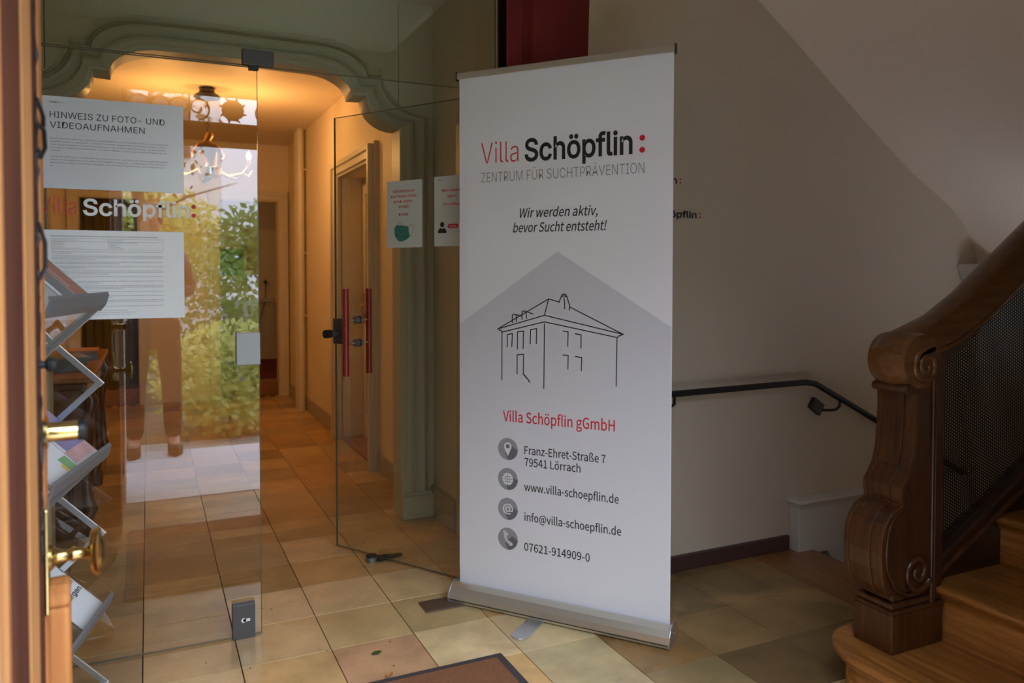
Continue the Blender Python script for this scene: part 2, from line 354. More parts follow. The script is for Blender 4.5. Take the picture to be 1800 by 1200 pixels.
def tile(i, j, x0=None, x1=None, y0=None, y1=None):
    a0 = .57 + TP*i; b0 = 2.715 + TP*j; a1 = a0+TP; b1 = b0+TP
    if x0 is not None: a0 = max(a0, x0)
    if x1 is not None: a1 = min(a1, x1)
    if y0 is not None: b0 = max(b0, y0)
    if y1 is not None: b1 = min(b1, y1)
    w, h = round(a1-a0, 3), round(b1-b0, 3)
    if w < .03 or h < .03: return
    if (w, h) not in TM: TM[(w, h)] = cell_mesh(w, h)
    o = bpy.data.objects.new('tile', TM[(w, h)]); COL.objects.link(o); o.location = (a0, b0, R.uniform(-.0006, .0004)); o.parent = fl
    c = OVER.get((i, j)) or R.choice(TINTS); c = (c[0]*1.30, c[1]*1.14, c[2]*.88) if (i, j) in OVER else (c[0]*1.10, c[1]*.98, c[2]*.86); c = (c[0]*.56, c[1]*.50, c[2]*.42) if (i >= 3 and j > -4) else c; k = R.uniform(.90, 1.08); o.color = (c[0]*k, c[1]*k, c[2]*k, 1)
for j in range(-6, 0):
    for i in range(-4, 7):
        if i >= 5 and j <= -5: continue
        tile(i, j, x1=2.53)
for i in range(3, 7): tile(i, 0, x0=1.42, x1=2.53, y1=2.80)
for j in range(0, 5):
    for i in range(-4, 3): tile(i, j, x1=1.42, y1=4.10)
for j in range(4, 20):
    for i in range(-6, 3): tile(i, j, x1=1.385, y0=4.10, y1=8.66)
struct(MB().box(-.13, 1.45, .62, .95, -.10, 0.004).build('trim_1', 'marble', bevel=.004))          # marble sill of the entrance
# ------------------------------------------------------------------ setting: walls
def wall(name, mat, *boxes):
    mb = MB()
    for b in boxes: mb.box(*b)
    return struct(mb.build(name, mat))
wall('wall_left', 'plaster_hall', (-.87, -.75, .62, 2.90, -.1, 2.8), (-.72, -.60, 2.90, 4.06, -.1, 2.8))
wall('wall_front', 'plaster_hall', (-.87, -.13, .62, .85, -.1, 3.5), (1.45, 4.55, .62, .85, -.1, 3.5), (-.13, 1.45, .62, .85, 2.43, 3.5))
wall('wall_back', 'plaster_hall', (1.55, 4.45, 2.80, 2.95, -1.8, 3.5))
wall('wall_right', 'plaster_hall', (4.45, 4.60, .62, 2.95, -1.8, 3.5))
wall('wall_vestibule', 'plaster_vestibule', (1.42, 1.55, 2.80, 4.18, -.1, 3.5))
wall('wall_corridor_right', 'plaster_corridor', (1.385, 1.60, 4.18, 5.17, -.1, 2.7), (1.385, 1.60, 6.15, 8.80, -.1, 2.7), (1.385, 1.60, 5.17, 6.15, 2.07, 2.7), (1.60, 1.66, 5.1, 6.2, -.1, 2.2))
wall('wall_corridor_left', 'plaster_corridor', (-1.30, -1.15, 4.18, 8.80, -.1, 2.7))
wall('wall_corridor_end', 'plaster_corridor', (-1.30, -.60, 8.68, 8.80, -.1, 2.7), (-.09, .64, 8.68, 8.80, -.1, 2.7), (1.27, 1.60, 8.68, 8.80, -.1, 2.7), (-.60, -.09, 8.68, 8.80, 2.06, 2.7), (.64, 1.27, 8.68, 8.80, 2.08, 2.7))
wall('ceiling_corridor', 'plaster_corridor', (-1.30, 1.60, 4.18, 8.80, 2.69, 2.8))
wall('ceiling_vestibule', 'plaster_vestibule', (-.87, 1.42, .62, 4.20, 2.77, 2.9))
wall('ceiling', 'plaster_soffit', (1.42, 4.6, .62, 2.95, 3.45, 3.55), (1.42, 1.46, .62, 2.80, 2.77, 3.5))
# far room behind the corridor
wall('wall_far_room', 'plaster_corridor', (-1.2, 1.62, 11.0, 11.1, 0, 2.7), (-1.3, -1.2, 8.8, 11.1, 0, 2.7), (2.2, 2.3, 8.8, 11.1, 0, 2.7), (1.60, 2.3, 8.68, 8.8, 0, 2.7))
wall('ceiling_far_room', 'plaster_corridor', (-1.3, 2.3, 8.8, 11.1, 2.6, 2.7))
wall('floor_far_room', 'wood_board', (-1.3, 2.3, 8.80, 11.1, -.1, 0.155))
wall('trim_2', 'cream_paint', (-1.2, 1.60, 10.96, 11.0, .155, .95), (-1.2, 1.60, 10.93, 11.0, .93, .99), (-1.2, 1.60, 10.94, 11.0, .155, .28), (.9, .95, 10.94, 11., .28, .93), (1.5, 1.55, 10.94, 11.0, .28, .93), (1.2, 1.24, 10.94, 11.0, .28, .93))
wall('wall_far_recess', 'wood_dark', (1.62, 2.2, 11.0, 11.1, 0, 2.7))
tag(MB().box(.75, 1.9, 8.95, 10.9, .155, .165).build('carpet', 'carpet_red'), 'dark red carpet in the room beyond the corridor end', 'carpet')
# wall with the curved arch
AC = .41
def arch_pts(inner=True):
    if inner: J, zj, xn1, zn1, xn0, zn0, xt, zt = .815, 2.088, .630, 2.240, .560, 2.237, .34, 2.362
    else: J, zj, xn1, zn1, xn0, zn0, xt, zt = .972, 2.164, .717, 2.365, .650, 2.357, .40, 2.494
    pts = [(J, 0.0), (J, zj*.5), (J, zj)]
    for k in range(1, 9):
        a = rad(270 - 90*k/8); pts.append((J + (J-xn1)*math.cos(a), zn1 + (zn1-zj)*math.sin(a)))
    pts.append((xn0, zn0))
    for k in range(1, 11):
        a = rad(90*k/10); pts.append((xt + (xn0-xt)*math.cos(a), zn0 + (zt-zn0)*math.sin(a)))
    pts.append((.17, zt+.002)); pts.append((0, zt+.003)); return pts
PI_, PO_ = arch_pts(True), arch_pts(False)
def full(p): return [(AC + x, z) for x, z in p] + [(AC - x, z) for x, z in p[-2::-1]]
fi, fo = full(PI_), full(PO_)
mb = MB(); x_in = [p for p in fi]
# wall body: columns above the opening and two piers
seq = [p for p in fi if p[1] > 2.0]
seq = sorted(set([(round(x,4), round(z,4)) for x, z in seq]))
for (xa, za), (xb, zb) in zip(seq[:-1], seq[1:]):
    if xb - xa < 1e-4: continue
    za += .004; zb += .004
    v = [(xa,4.06,za),(xb,4.06,zb),(xb,4.06,2.78),(xa,4.06,2.78),(xa,4.18,za),(xb,4.18,zb),(xb,4.18,2.78),(xa,4.18,2.78)]
    mb.add(v, [(0,1,2,3),(7,6,5,4),(0,4,5,1)])
mb.box(AC+.819, 1.56, 4.062, 4.178, -.1, 2.78); mb.box(-1.2, AC-.819, 4.06, 4.18, -.1, 2.78)
struct(mb.build('wall_arch', 'plaster_vestibule'))
prof = [(0, 4.185), (0, 4.036), (.05, 4.028), (.16, 4.026), (.20, 4.014), (.30, 4.004), (.40, 4.006), (.46, 4.022), (.52, 4.024), (.58, 4.008), (.68, 3.996), (.78, 3.996), (.84, 4.010), (.88, 4.030), (.93, 4.032), (1.0, 4.045), (1.0, 4.062)]
mb = MB(); n = len(fi)
for t, y in prof:
    mb.v += [(a[0]*(1-t)+b[0]*t, y, a[1]*(1-t)+b[1]*t) for a, b in zip(fi, fo)]
for r in range(len(prof)-1):
    for i in range(n-1): mb.f.append((r*n+i, (r+1)*n+i, (r+1)*n+i+1, r*n+i+1))
ar = struct(mb.build('trim_3', 'sage_paint', smooth=True))
mb = MB()
for sx in (1, -1):
    a, b = AC + sx*.81, AC + sx*.985
    mb.box(min(a,b), max(a,b), 3.985, 4.07, 0, .125); mb.prism([(min(a,b)+.006,3.992),(max(a,b)-.006,3.992),(max(a,b)-.006,4.07),(min(a,b)+.006,4.07)], 'xy', .125, .14)
mb.build('plinth_block', 'sage_paint', ar, bevel=.004)
# thin cable clipped along the outside of the arch trim
pth = [(x + (.012 if x > AC else -.012) * (1 if z < 2.2 else .3), 4.05, z + (.022 if z > 2.2 else .0)) for x, z in fo]
MB().tube(pth, .0035, 6).build('cable', 'plaster_vestibule', ar, smooth=True)
mb = MB()
for q in range(4, len(pth)-2, 3): mb.box(pth[q][0]-.005, pth[q][0]+.005, 4.04, 4.06, pth[q][2]-.004, pth[q][2]+.008)
mb.build('cable_clip', 'plaster_vestibule', ar)
# skirtings
def skirt(name, mat, b, mould=True):
    x0, x1, y0, y1, h = b; mb = MB().box(x0, x1, y0, y1, 0, h)
    return struct(mb.build(name, mat, bevel=.004))
skirt('baseboard_vestibule', 'stone_skirting', (1.395, 1.425, 3.69, 4.05, .155))
skirt('baseboard_corridor_right', 'stone_skirting', (1.37, 1.39, 4.18, 5.05, .13)); skirt('baseboard_corridor_far', 'stone_skirting', (1.37, 1.39, 6.27, 8.68, .13))
skirt('baseboard_stair_wall', 'brown_skirting', (1.55, 2.765, 2.782, 2.805, .068))
# pilaster/casing on the vestibule wall (partly hidden by the roll-up)
struct(MB().box(1.40, 1.425, 3.60, 3.665, 0, 2.12).box(1.40, 1.425, 2.98, 3.60, 2.05, 2.12).build('trim_4', 'sage_paint', bevel=.005))
# casings in the corridor
def casing_x(name, X, ya, yb, z, w, mat):   # door casing on a wall of constant x (facing -x)
    mb = MB()
    for d, p0, p1 in ((.03, 0, 1), (.05, .15, .8), (.068, .55, .85)):
        mb.box(X-d, X+.01, ya-w+w*(1-p1), ya-w*p0, 0, z+w*p1); mb.box(X-d, X+.01, yb+w*p0, yb+w*p1, 0, z+w*p1)
        mb.box(X-d+.0012, X+.01, ya-w*p1+.0012, yb+w*p1-.0012, z+w*p0, z+w*p1-.0012)
    return struct(mb.build(name, mat, bevel=.004))
casing_x('trim_5', 1.385, 5.17, 6.15, 2.07, .125, 'cream_paint')
def casing_y(name, Y, xa, xb, z, w, mat):
    mb = MB()
    for d, p0, p1 in ((.025, 0, 1), (.045, .1, .85), (.06, .6, .9)):
        mb.box(xa-w*p1, xa-w*p0, Y-d, Y+.01, 0, z+w*p1); mb.box(xb+w*p0, min(xb+w*p1, 1.38), Y-d, Y+.01, 0, z+w*p1); mb.box(xa-w*p1+.0012, min(xb+w*p1, 1.38)-.0012, Y-d+.0012, Y+.01, z+w*p0, z+w*p1-.0012)
    return struct(mb.build(name, mat))
casing_y('trim_6', 8.68, .68, 1.27, 2.085, .11, 'cream_paint'); casing_y('trim_7', 8.68, -.60, -.09, 2.06, .11, 'cream_paint')
# door leaf in the corridor niche
d1 = struct(MB().box(1.555, 1.60, 5.17, 6.15, 0.02, 2.07).build('door_1', 'cream_paint'))
for y0, y1, z0, z1 in ((5.27, 5.60, 1.15, 1.95), (5.70, 6.03, 1.15, 1.95), (5.27, 5.60, .2, 1.0), (5.70, 6.03, .2, 1.0)):
    mb = MB()
    for e in (0, .03): mb.box(1.545+e*.2, 1.56, y0+e, y1-e, z0+e, z0+e+.015).box(1.545+e*.2, 1.56, y0+e, y1-e, z1-e-.015, z1-e).box(1.545+e*.2, 1.56, y0+e, y0+e+.015, z0+e, z1-e).box(1.545+e*.2, 1.56, y1-e-.015, y1-e, z0+e, z1-e)
    mb.build('panel_moulding', 'cream_paint', d1)
h = MB().box(1.535, 1.557, 6.05, 6.09, .92, 1.16).build('lock_plate', 'brass', d1, bevel=.003)
MB().tube([(1.54, 6.07, 1.07), (1.49, 6.07, 1.07), (1.485, 6.03, 1.07), (1.485, 5.95, 1.065)], .009, 10).build('door_handle', 'brass', d1, smooth=True)
struct(MB().box(1.385, 1.60, 5.17, 6.15, -.02, .02).build('trim_8', 'wood_board'))
# pipes on the corridor wall
for k, (y, r) in enumerate(((7.62, .035), (7.74, .03), (7.85, .022))):
    t = thing('wall_pipe', ['thick cream heating pipe on corridor wall, nearest of the three beside it', 'middle cream heating pipe running up the corridor wall', 'thinnest cream heating pipe on corridor wall, farthest of the three'][k], 'pipe', (1.33, y, 0))
    MB().tube([(1.33, y, 0), (1.33, y, 2.69)], r, 14).build('pipe', 'cream_paint', t, True, smooth=True)
    for z in (.9, 1.5, 2.3): MB().tube([(1.33, y, z), (1.33, y, z+.02)], r+.006, 14).box(1.33, 1.385, y-.01, y+.01, z, z+.02).build('clamp', 'cream_paint', t, True)
t = thing('light_switch', 'small cream light switch on the corridor wall beyond the pipes', 'switch', (1.385, 8.25, 1.25))
MB().box(1.372, 1.386, 8.21, 8.29, 1.21, 1.29).build('plate', 'cream_paint', t, True, bevel=.004); MB().box(1.366, 1.373, 8.235, 8.265, 1.225, 1.275).build('rocker', 'white_paint', t, True, bevel=.002)
# hazard tape and riser of the step
struct(MB().box(-1.30, 1.60, 8.72, 8.80, -.1, .155).build('trim_9', 'wood_board'))
t = thing('hazard_tape', 'yellow and black hazard tape along the step at corridor end', 'tape', (.9, 8.70, 0))
mb1, mb2 = MB(), MB()
for k in range(34):
    x = -.50 + k*.052
    if -.09 < x < .64: continue
    MB().prism([(x, 8.60), (x+.052, 8.60), (x+.072, 8.655), (x+.02, 8.655)], 'xy', .0015, .003).build('yellow_stripe' if k % 2 else 'black_stripe', 'tape_yellow' if k % 2 else 'black_rubber', t, True)
# far room contents
t = thing('framed_painting', 'gilt-framed green landscape painting on the far room wall', 'painting', (1.0, 10.99, 1.5))
mb = MB()
for e, d in ((0, .02), (.02, .04)): mb.box(.79+e, 1.21-e, 10.99-d, 10.995, 1.24+e, 1.27+e).box(.79+e, 1.21-e, 10.99-d, 10.995, 1.66-e, 1.69-e).box(.79+e, .82+e, 10.99-d, 10.995, 1.24+e, 1.69-e).box(1.18-e, 1.21-e, 10.99-d, 10.995, 1.24+e, 1.69-e)
mb.build('frame', 'gilt', t, True); MB().box(.83, 1.17, 10.975, 10.992, 1.28, 1.65).build('canvas', 'painting_green', t, True)
t = thing('wall_socket', 'white wall socket with black plug and dangling cord in the far room', 'socket', (1.44, 10.99, 1.2))
MB().box(1.40, 1.48, 10.985, 11.0, 1.17, 1.25).build('plate', 'white_paint', t, True, bevel=.003)
MB().tube([(1.44, 10.99, 1.2), (1.44, 10.94, 1.2)], .022, 12).build('plug', 'cord_black', t, True, smooth=True)
MB().tube([(1.44, 10.95, 1.19), (1.44, 10.94, 1.05), (1.42, 10.95, .9), (1.36, 10.94, .7), (1.33, 10.94, .4)], .005, 8).build('cord', 'cord_black', t, True, smooth=True)
# olive curtain in the far-left doorway
mb = MB(); pts = []
for k in range(33):
    x = -.62 + k*.018; pts.append((x, 8.95 + .02*math.sin(k*1.4)))
for k in range(32):
    (xa, ya), (xb, yb) = pts[k], pts[k+1]; mb.add([(xa,ya,.16),(xb,yb,.16),(xb,yb,2.3),(xa,ya,2.3)], [(0,1,2,3)])
tag(mb.build('curtain', 'olive_cloth', smooth=True), 'dark olive curtain hanging in the left doorway at corridor end', 'curtain')
# ------------------------------------------------------------------ setting: stair hall on the right
sof = [(1.46, 3.34), (2.559, 2.576), (2.794, 2.41), (3.172, 2.136), (3.40, 1.975), (3.586, 1.851), (3.76, 1.755), (3.90, 1.675), (4.01, 1.59), (4.08, 1.50), (4.12, 1.42), (4.13, 1.33)]
poly = sof + [(4.46, 1.33), (4.46, 3.46), (1.46, 3.46)]
mb = MB(); y0, y1 = 1.62, 2.81; n = len(sof)
mb.v = [(x, y0, z) for x, z in sof] + [(x, y1, z) for x, z in sof]
mb.f = [(i, n+i, n+i+1, i+1) for i in range(n-1)]
so = struct(mb.build('soffit', 'plaster_soffit', smooth=True)); so.name = 'ceiling_stairs'
m2 = MB().prism(poly, 'xz', 1.58, 1.62); struct(m2.build('trim_10', 'plaster_soffit'))
# pilaster under the soffit
mb = MB().box(4.00, 4.44, 2.70, 2.80, -1.5, 1.29).box(3.985, 4.44, 2.685, 2.80, 1.29, 1.315).box(3.965, 4.44, 2.665, 2.80, 1.335, 1.37).box(3.975, 4.44, 2.675, 2.80, 1.315, 1.335)
struct(mb.build('trim_11', 'white_paint', bevel=.005))
# low ledge in the basement stairwell
mb = MB().prism([(2.775, .215), (4.4, .215), (4.4, -1.6), (4.2, -1.6), (2.96, -.02), (2.775, -.02)], 'xz', 2.735, 2.80)
mb.box(2.765, 4.4, 2.722, 2.80, .215, .228).box(2.757, 4.4, 2.712, 2.80, .228, .245)
struct(mb.build('trim_12', 'white_paint', bevel=.005))
# wooden edge board and basement steps
bs = thing('basement_stairs', 'wooden stairs going down behind the newel post, with wide brown edge board', 'stairs', (2.7, 2.27, 0))
MB().box(2.531, 2.87, 1.76, 2.796, -.04, .0).build('edge_board', 'wood_board', bs, True, bevel=.003)
for k in range(1, 6):
    x = 2.84 + .29*(k-1)
    MB().box(x, x+.31, 1.76, 2.735, -.172*k-.035, -.172*k).build('tread', 'wood_board', bs, True, bevel=.006)
    MB().box(x+.0, x+.02, 1.76, 2.735, -.172*k, -.172*(k-1)-.038).build('riser', 'wood_dark', bs, True)
wall('wall_stairwell', 'plaster_hall', (2.6, 4.45, 1.70, 1.745, -1.8, .16))
wall('floor_basement', 'grout', (2.5, 4.5, 1.6, 2.9, -1.9, -1.7))
wall('wall_basement', 'plaster_hall', (2.44, 2.528, 1.6, 2.9, -1.8, -.045))
# black iron handrail
t = thing('handrail', 'black iron handrail fixed to the stair wall, bending down to the basement', 'handrail', (2.5, 2.74, .8))
hp = [(1.75, .797), (2.085, .800), (2.5, .803), (2.84, .806), (2.90, .795), (2.96, .765), (3.527, .478), (4.0, .24)]
MB().tube([(x-.03, 2.735, z) for x, z in hp], .0145, 12).build('rail', 'black_iron', t, True, smooth=True)
for x, z in ((2.03, .80), (3.03, .722)):
    b = MB().tube([(x, 2.735, z), (x, 2.735, z-.045), (x-.012, 2.745, z-.062), (x-.03, 2.755, z-.066), (x-.09, 2.79, z-.066)] if x > 2.5 else [(x+.02, 2.735, z), (x+.02, 2.735, z-.045), (x, 2.745, z-.06), (x-.05, 2.79, z-.062)], .007, 8).build('bracket', 'black_iron', t, True, smooth=True)
xp, zp = 2.925, .665
mb = MB().add([(xp-.04,2.80,zp+.01),(xp+.02,2.80,zp-.035),(xp+.05,2.80,zp+.015),(xp-.01,2.80,zp+.055),(xp-.04,2.775,zp+.01),(xp+.02,2.775,zp-.035),(xp+.05,2.775,zp+.015),(xp-.01,2.775,zp+.055)], [(0,1,2,3),(4,7,6,5),(0,4,5,1),(1,5,6,2),(2,6,7,3),(3,7,4,0)])
mb.build('mounting_plate', 'black_iron', t, True)
# vinyl lettering on the wall
def lettering_thing(label, sh, txts, cat='lettering'):
    t = thing('wall_lettering', label, cat, tuple(sh.o))
    for nm, mat, args in txts:
        mb = MB()
        for a in args: sh.text(mb, *a[0], **a[1])
        mb.build(nm, mat, t, True)
    return t
for z, x0, x1, words, lab in ((1.713, 1.86, 2.105, 'Schöpflin', 'upper small black logo lettering on the stair wall, mostly hidden by the roll-up'), (1.565, 1.97, 2.213, 'Schöpflin', 'lower small black logo lettering with red colon on the stair wall')):
    sh = Sheet((0, 2.7985, 0), (1, 0, 0), (0, 0, 1)); t = thing('wall_lettering', lab, 'lettering', (x0, 2.798, z))
    mb = MB(); sh.text(mb, words, x0, x1, z, .030, 'sans', .022); mb.build('word', 'print_black', t, True)
    mb = MB(); sh.disc(mb, x1+.018, z+.004, .0045, n=12); sh.disc(mb, x1+.018, z+.020, .0045, n=12); mb.build('colon', 'print_red', t, True)
    if 'lower' in lab:
        mb = MB(); sh.text(mb, 'Villa', x0-.115, x0-.015, z, .030, 'sans', -.008); mb.build('word', 'print_red', t, True)
# ------------------------------------------------------------------ staircase going up
st = thing('staircase', 'oak staircase climbing to the right with rounded bottom step', 'stairs', (2.0, 1.2, 0))
RUN, RISE, X1 = .335, .17, 1.893
YL, YR = 1.665, .95
def tread_prof(x0, z, x1):   # side profile with rounded nosing and cove
    p = [(x1, z), (x0+.012, z), (x0+.004, z-.004), (x0, z-.012), (x0+.002, z-.020), (x0+.010, z-.026), (x0+.016, z-.034), (x0+.022, z-.044), (x1, z-.044)]
    return p
for k in range(1, 7):
    x0 = X1 + RUN*(k-1); z = RISE*k
    if k > 1:
        MB().prism(tread_prof(x0, z, x0+RUN+.05), 'xz', YR, YL).build('tread', 'wood_tread', st, True)
        MB().box(x0+.03, x0+.05, YR, YL-.002, z-RISE, z-.044).build('riser', 'wood_riser', st, True)
def step1(off, z0, z1, name, mat, bev):
    pts = [(X1+off, YR), (X1+off, 1.60)]
    for k in range(0, 9):
        a = rad(180 - 90*k/8); pts.append((X1+off + (.17)*(1+math.cos(a)) , 1.64 + (.19-off)*math.sin(a)))
    pts += [(2.36, 1.83-off), (2.36, YR)]
    return MB().prism(pts, 'xy', z0, z1).build(name, mat, st, True, bevel=bev)
step1(0, .145, .17, 'tread', 'wood_tread', .008); step1(.014, .128, .147, 'nosing_cove', 'wood_tread', .006); step1(.034, 0, .13, 'riser', 'wood_riser', 0)
# ------------------------------------------------------------------ balustrade
ba = thing('balustrade', 'dark carved wooden newel post with thick handrail and perforated side panel', 'railing', (2.1, 1.68, .17))
Y0, Y1 = 1.615, 1.750
left = [(2.001,.347),(1.982,.380),(1.971,.430),(1.967,.482),(1.972,.535),(1.985,.568),(2.010,.597),(2.054,.617),(2.050,.640),(2.050,.672),(2.068,.694),(2.088,.728),(2.100,.775),(2.107,.853),(2.110,.92),(2.108,.96)]
body = left + [(2.10, 1.0), (2.16, 1.08), (2.245, 1.12), (2.245, .345)]
nw = MB().prism(body, 'xz', Y0+.006, Y1-.006).build('newel_post', 'wood_newel', ba, True, bevel=.004)
MB().box(2.012, 2.238, Y0-.004, Y1+.004, .17, .292).build('base_block', 'wood_newel', nw, True, bevel=.004)
mb = MB(); a = (2.006, 2.245, Y0-.008, Y1+.008); b = (2.016, 2.236, Y0+.002, Y1-.002); c = (2.03, 2.228, Y0+.01, Y1-.01)
mb.box(*a, .290, .302); mb.box(*b, .302, .322); mb.box(*c, .322, .350); mb.build('base_cap', 'wood_newel', nw, True, bevel=.006)
# raised moulding strips along the scrolled left edge
def strip(off, y0, y1, push, name):
    pts = [Vector((x, z)) for x, z in left]; o = []; i_ = []
    for q in range(len(pts)):
        t = (pts[min(q+1, len(pts)-1)] - pts[max(q-1, 0)]).normalized(); nn = Vector((-t.y, t.x))
        o.append(pts[q] + nn*push); i_.append(pts[q] - nn*off)
    mb = MB(); n = len(o)
    for y in (y0, y1): mb.v += [(p.x, y, p.y) for p in o] + [(p.x, y, p.y) for p in i_]
    for q in range(n-1):
        mb.f += [(q, q+1, n+q+1, n+q), (2*n+q, 3*n+q, 3*n+q+1, 2*n+q+1), (q, 2*n+q, 2*n+q+1, q+1)]
        mb.f += [(n+q, n+q+1, 3*n+q+1, 3*n+q)]
    mb.f += [(0, n, 3*n, 2*n), (n-1, 3*n-1, 4*n-1, 2*n-1)]
    return mb.build(name, 'wood_newel', nw, True, bevel=.003)
strip(.014, Y0-.003, Y0+.014, .004, 'edge_moulding'); strip(.014, Y1-.014, Y1+.003, .004, 'edge_moulding'); strip(.01, Y0+.04, Y1-.04, .006, 'centre_ridge')
def bead(pts, r, y, name, mat='wood_newel', par=None): return MB().tube([(x, y, z) for x, z in pts], r, 10).build(name, mat, par or nw, True, smooth=True)
sp = []
for k in range(44):
    a = rad(-30 - k*13.5); r = .062*(1 - k/50)
    sp.append((2.128 + r*math.cos(a)*.95, .405 + r*math.sin(a)))
MB().tube([(x, Y0+.002, z) for x, z in sp], [.010 - .00008*k for k in range(44)], 10).build('scroll', 'wood_newel', nw, True, smooth=True)
inl = [(x+.024, z) for x, z in left[1:7]] + [(2.074, .612)]
bead([(2.14, .338), (2.08, .342), (2.03, .365)] + inl[1:], .0055, Y0+.003, 'scroll_bead')
bead([(2.190, .30), (2.190, .70), (2.190, 1.03)], .006, Y0+.002, 'vertical_bead'); bead([(2.205, .30), (2.205, .70), (2.205, 1.04)], .0035, Y0+.004, 'vertical_bead')
MB().lathe([(.0, 0), (.012, .0), (.013, .004), (.012, .10), (.013, .125), (.0, .127)], (2.082, Y0+.004, .968), 'y', 14).build('capital_roll', 'wood_newel', nw, True, smooth=True)
MB().box(2.085, 2.14, Y0+.002, Y1-.002, .952, .985).build('capital', 'wood_newel', nw, True, bevel=.006)
# hand rail: crowned profile swept along the slope, ending in a volute drum
path = [(2.075,1.055),(2.095,1.078),(2.142,1.096),(2.232,1.124),(2.299,1.146),(2.436,1.219),(2.727,1.411),(3.25,1.757)]
secp = [(-.070,-.026),(-.070,-.012),(-.060,.010),(-.058,.022),(-.045,.042),(-.02,.053),(0,.056),(.02,.053),(.045,.042),(.058,.022),(.060,.010),(.070,-.012),(.070,-.026)]
mb = MB(); m = len(secp)
for q, (x, z) in enumerate(path):
    a0 = path[max(q-1, 0)]; b0 = path[min(q+1, len(path)-1)]; t = Vector((b0[0]-a0[0], b0[1]-a0[1])).normalized(); nn = Vector((-t.y, t.x))
    for (w_, h_) in secp: mb.v.append((x + nn.x*h_, 1.682 + w_, z + nn.y*h_))
for q in range(len(path)-1):
    for k in range(m): k2 = (k+1) % m; mb.f.append((q*m+k, q*m+k2, (q+1)*m+k2, (q+1)*m+k))
mb.f += [tuple(range(m)), tuple(range((len(path)-1)*m, len(path)*m))[::-1]]
hr = mb.build('handrail', 'wood_rail', ba, True, smooth=True)
MB().lathe([(.0, 0), (.066, 0), (.082, .004), (.086, .02), (.093, .05), (.095, .07), (.093, .09), (.086, .12), (.082, .136), (.0, .14)], (2.137, 1.612, 1.050), 'y', 36).build('volute', 'wood_rail', hr, True, smooth=True)
sp = []
for k in range(50):
    a = rad(100 + k*13.5); r = .056*(1 - k/58); sp.append((2.148 + r*math.cos(a), 1.036 + r*math.sin(a)))
MB().tube([(x, 1.613, z) for x, z in sp], [.010 - .00008*k for k in range(50)], 10).build('volute_scroll', 'wood_rail', hr, True, smooth=True)
MB().tube([(2.20, 1.616, 1.078), (2.299, 1.616, 1.105), (2.436, 1.616, 1.178), (2.727, 1.616, 1.370), (3.25, 1.616, 1.716)], .009, 8).build('rail_bead', 'wood_rail', hr, True, smooth=True)
# panel frame
zt = lambda x: 1.077 + .66*(x-2.329); zb = lambda x: .446 + .534*(x-2.334)
XE = 3.25
MB().prism([(2.245, zt(2.245)+.06), (XE, zt(XE)+.06), (XE, zt(XE)-.02), (2.245, zt(2.245)-.02)], 'xz', 1.645, 1.72).build('top_frame', 'wood_dark', ba, True, bevel=.004)
MB().box(2.243, 2.262, 1.655, 1.71, .40, zt(2.25)).build('side_frame', 'wood_dark', ba, True, bevel=.003)
MB().prism([(2.245, zb(2.245)), (XE, zb(XE)), (XE, zb(XE)-.06), (2.245, zb(2.245)-.06)], 'xz', 1.650, 1.715).build('bottom_frame', 'wood_dark', ba, True, bevel=.006)
MB().prism([(2.24, .17), (2.24, zb(2.24)-.03), (XE, zb(XE)-.03), (XE, .17)], 'xz', 1.664, 1.705).build('stringer', 'wood_dark', ba, True)
MB().tube([(2.235, 1.648, zb(2.235)-.045), (XE, 1.648, zb(XE)-.045)], .010, 10).build('stringer_bead', 'wood_newel', ba, True, smooth=True)
mb = MB(); c = .0105; hh = .0019; Yp = 1.68
nx = int((XE-2.25)/c)
for ix in range(nx):
    x = 2.255 + ix*c; za, ze = zb(x)-.01, zt(x)-.02; sh_ = (ix % 2)*c/2
    for iz in range(int(za/c), int(ze/c)+1):
        z = iz*c + sh_; xm, zm = x+c/2, z+c/2; o = len(mb.v)
        mb.v += [(x,Yp,z),(x+c,Yp,z),(x+c,Yp,z+c),(x,Yp,z+c),(xm-hh,Yp,zm-hh*1.3),(xm+hh,Yp,zm-hh*1.3),(xm+hh,Yp,zm+hh*1.3),(xm-hh,Yp,zm+hh*1.3)]
        mb.f += [(o,o+1,o+5,o+4),(o+1,o+2,o+6,o+5),(o+2,o+3,o+7,o+6),(o+3,o,o+4,o+7)]
mb.build('perforated_panel', 'perforated_bronze', ba, True)
# ------------------------------------------------------------------ glass partition
def glass_pane(name, mb_front, mb_edge, parent, label=None, world=True):
    g = mb_front.build(name, 'clear_glass', parent, world)
    mb_edge.build('polished_edge', 'glass_edge', g, world)
    return g
def pane_y(x0, x1, z0, z1, Y, t=.010):
    a = MB().add([(x0,Y,z0),(x1,Y,z0),(x1,Y,z1),(x0,Y,z1)], [(0,1,2,3)])
    e = MB(); w = .0016
    for (p, q, r_, s_) in ((x0, x0+w, z0, z1), (x1-w, x1, z0, z1), (x0, x1, z0, z0+w), (x0, x1, z1-w, z1)): e.box(p, q, Y-t/2, Y+t/2, r_, s_)
    return a, e
GY = 2.945
t = thing('glass_side_panel', 'large fixed glass panel with notices left of the passage', 'glass panel', (0, GY, 0))
glass_pane('pane', *pane_y(-.60, .364, .006, 2.058, GY), t)
def fitting(parent, x0, x1, z0, z1, mat, name, y=GY, th=.030):
    return MB().box(x0, x1, y-th/2, y+th/2, z0, z1).build(name, mat, parent, True, bevel=.002)
lk = fitting(t, .262, .340, -.0, .125, 'charcoal_metal', 'floor_lock'); MB().box(.262, .338, GY-.017, GY-.012, .125, .136).build('cover_strip', 'charcoal_metal', lk, True)
